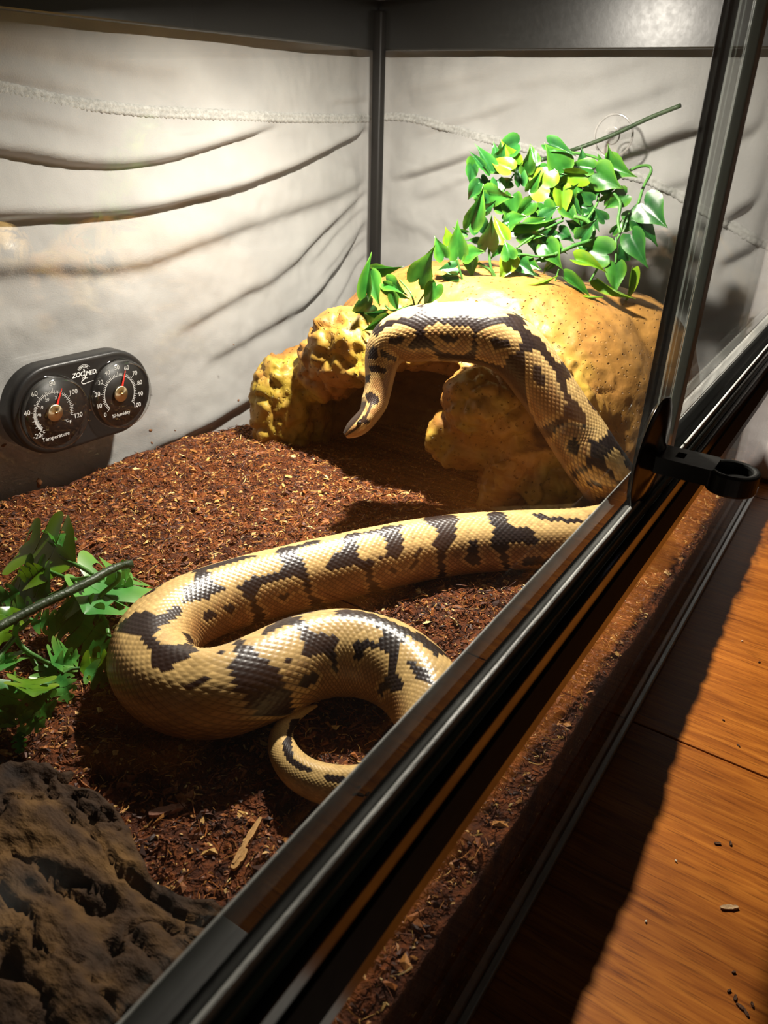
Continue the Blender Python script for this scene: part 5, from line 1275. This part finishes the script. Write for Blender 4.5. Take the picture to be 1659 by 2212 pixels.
chip(1252, 1243, .068, .009, .0055, .0024, -.5, (.50, .22, .08), 'broad reddish chip by the front pane below the door rail')
chip(610, 1000, SOIL, .0085, .0022, .0014, .9, (.70, .42, .14), 'upright pale splinter in front of the rock mouth')
chip(272, 1225, SOIL, .010, .0045, .0020, -.6, (.36, .14, .05), 'red brown chip beyond the dark plant stem')
chip(1575, 1960, 0.0007, .0095, .0028, .0012, -.95, (.52, .33, .17), 'thin tan wood chip lying on the lit floor', 'floor')
# crumbs on the floor
for k, (x, y, L) in enumerate([(1588, 2155, .0030), (1600, 2175, .0042), (1575, 2140, .0022), (1612, 2188, .0034), (1550, 1822, .0036), (1578, 1822, .0030), (1563, 1556, .0018), (1640, 1430, .0022), (1595, 1610, .0024), (1585, 2100, .0020), (1625, 2170, .0026)]):
    chip(x, y, .0005, L, L * .45, .0009, k * 1.3, (.10, .045, .02), 'dark soil crumb dropped on the wooden floor', 'floor', 'soil_crumb', 'soil crumbs on the floor')
for k, (x, y) in enumerate([(1395, 1990), (1460, 1860), (1603, 1385)]):
    chip(x, y, .0005, .0014, .0010, .0009, k, (.75, .68, .55), 'tiny pale speck lying on the wooden floor', 'floor', 'pale_crumb', 'pale specks on the floor')
# bits stuck to the back glass
for k, (x, y, L) in enumerate([(85, 1043, .0080), (250, 905, .0030), (325, 930, .0042), (328, 957, .0030), (515, 865, .0034), (8, 962, .0045), (505, 745, .0016), (378, 930, .0016)]):
    p = onY(x, y, YB - .0012)
    bm = bmesh.new(); bmesh.ops.create_icosphere(bm, subdivisions=2, radius=1)
    for q in bm.verts:
        j = 1 + .35 * math.sin(q.co.x * 9 + k) * math.cos(q.co.z * 7 + 2 * k); q.co = Vector((q.co.x * L * .32 * j, q.co.y * .0011, q.co.z * L * .5 * j))
    o = link('soil_crumb', bm_mesh('crumb', bm, True), noise_mat('stuck_soil', 300, [(.3, (.06, .02, .008)), (.7, (.20, .08, .025))], rough=.8), None, Matrix.Translation(Vector(p)) @ Matrix.Rotation(k * .9, 4, 'Y'))
    tag(o, 'largest brown substrate crumb stuck to the back glass below the gauge' if k == 0 else 'brown substrate crumb stuck to the back glass', 'soil crumb', None if k == 0 else 'crumbs on the back glass')

# ================================================================== flat white box beside the tank, mirrored in the front panes
def white_box():
    root = empty('flat_box', (.05, -.19, 0)); tag(root, 'flat white cardboard box on the floor, mirrored in the front glass', 'box')
    M_card = noise_mat('white_card', 40, [(.3, (.78, .77, .74)), (.7, (.86, .85, .82))], rough=.55, bump=.08)
    X0, X1, Y0, Y1, Hh = -.22, .166, -.34, -.056, .004
    box('lid', (X0, Y0, .0002), (X1, Y1, Hh), M_card, root, bev=.0008)
    box('flap', (X0, Y1 + .0001, .0002), (X1, Y1 + .0026, Hh - .001), M_card, root, bev=.0006)
white_box()
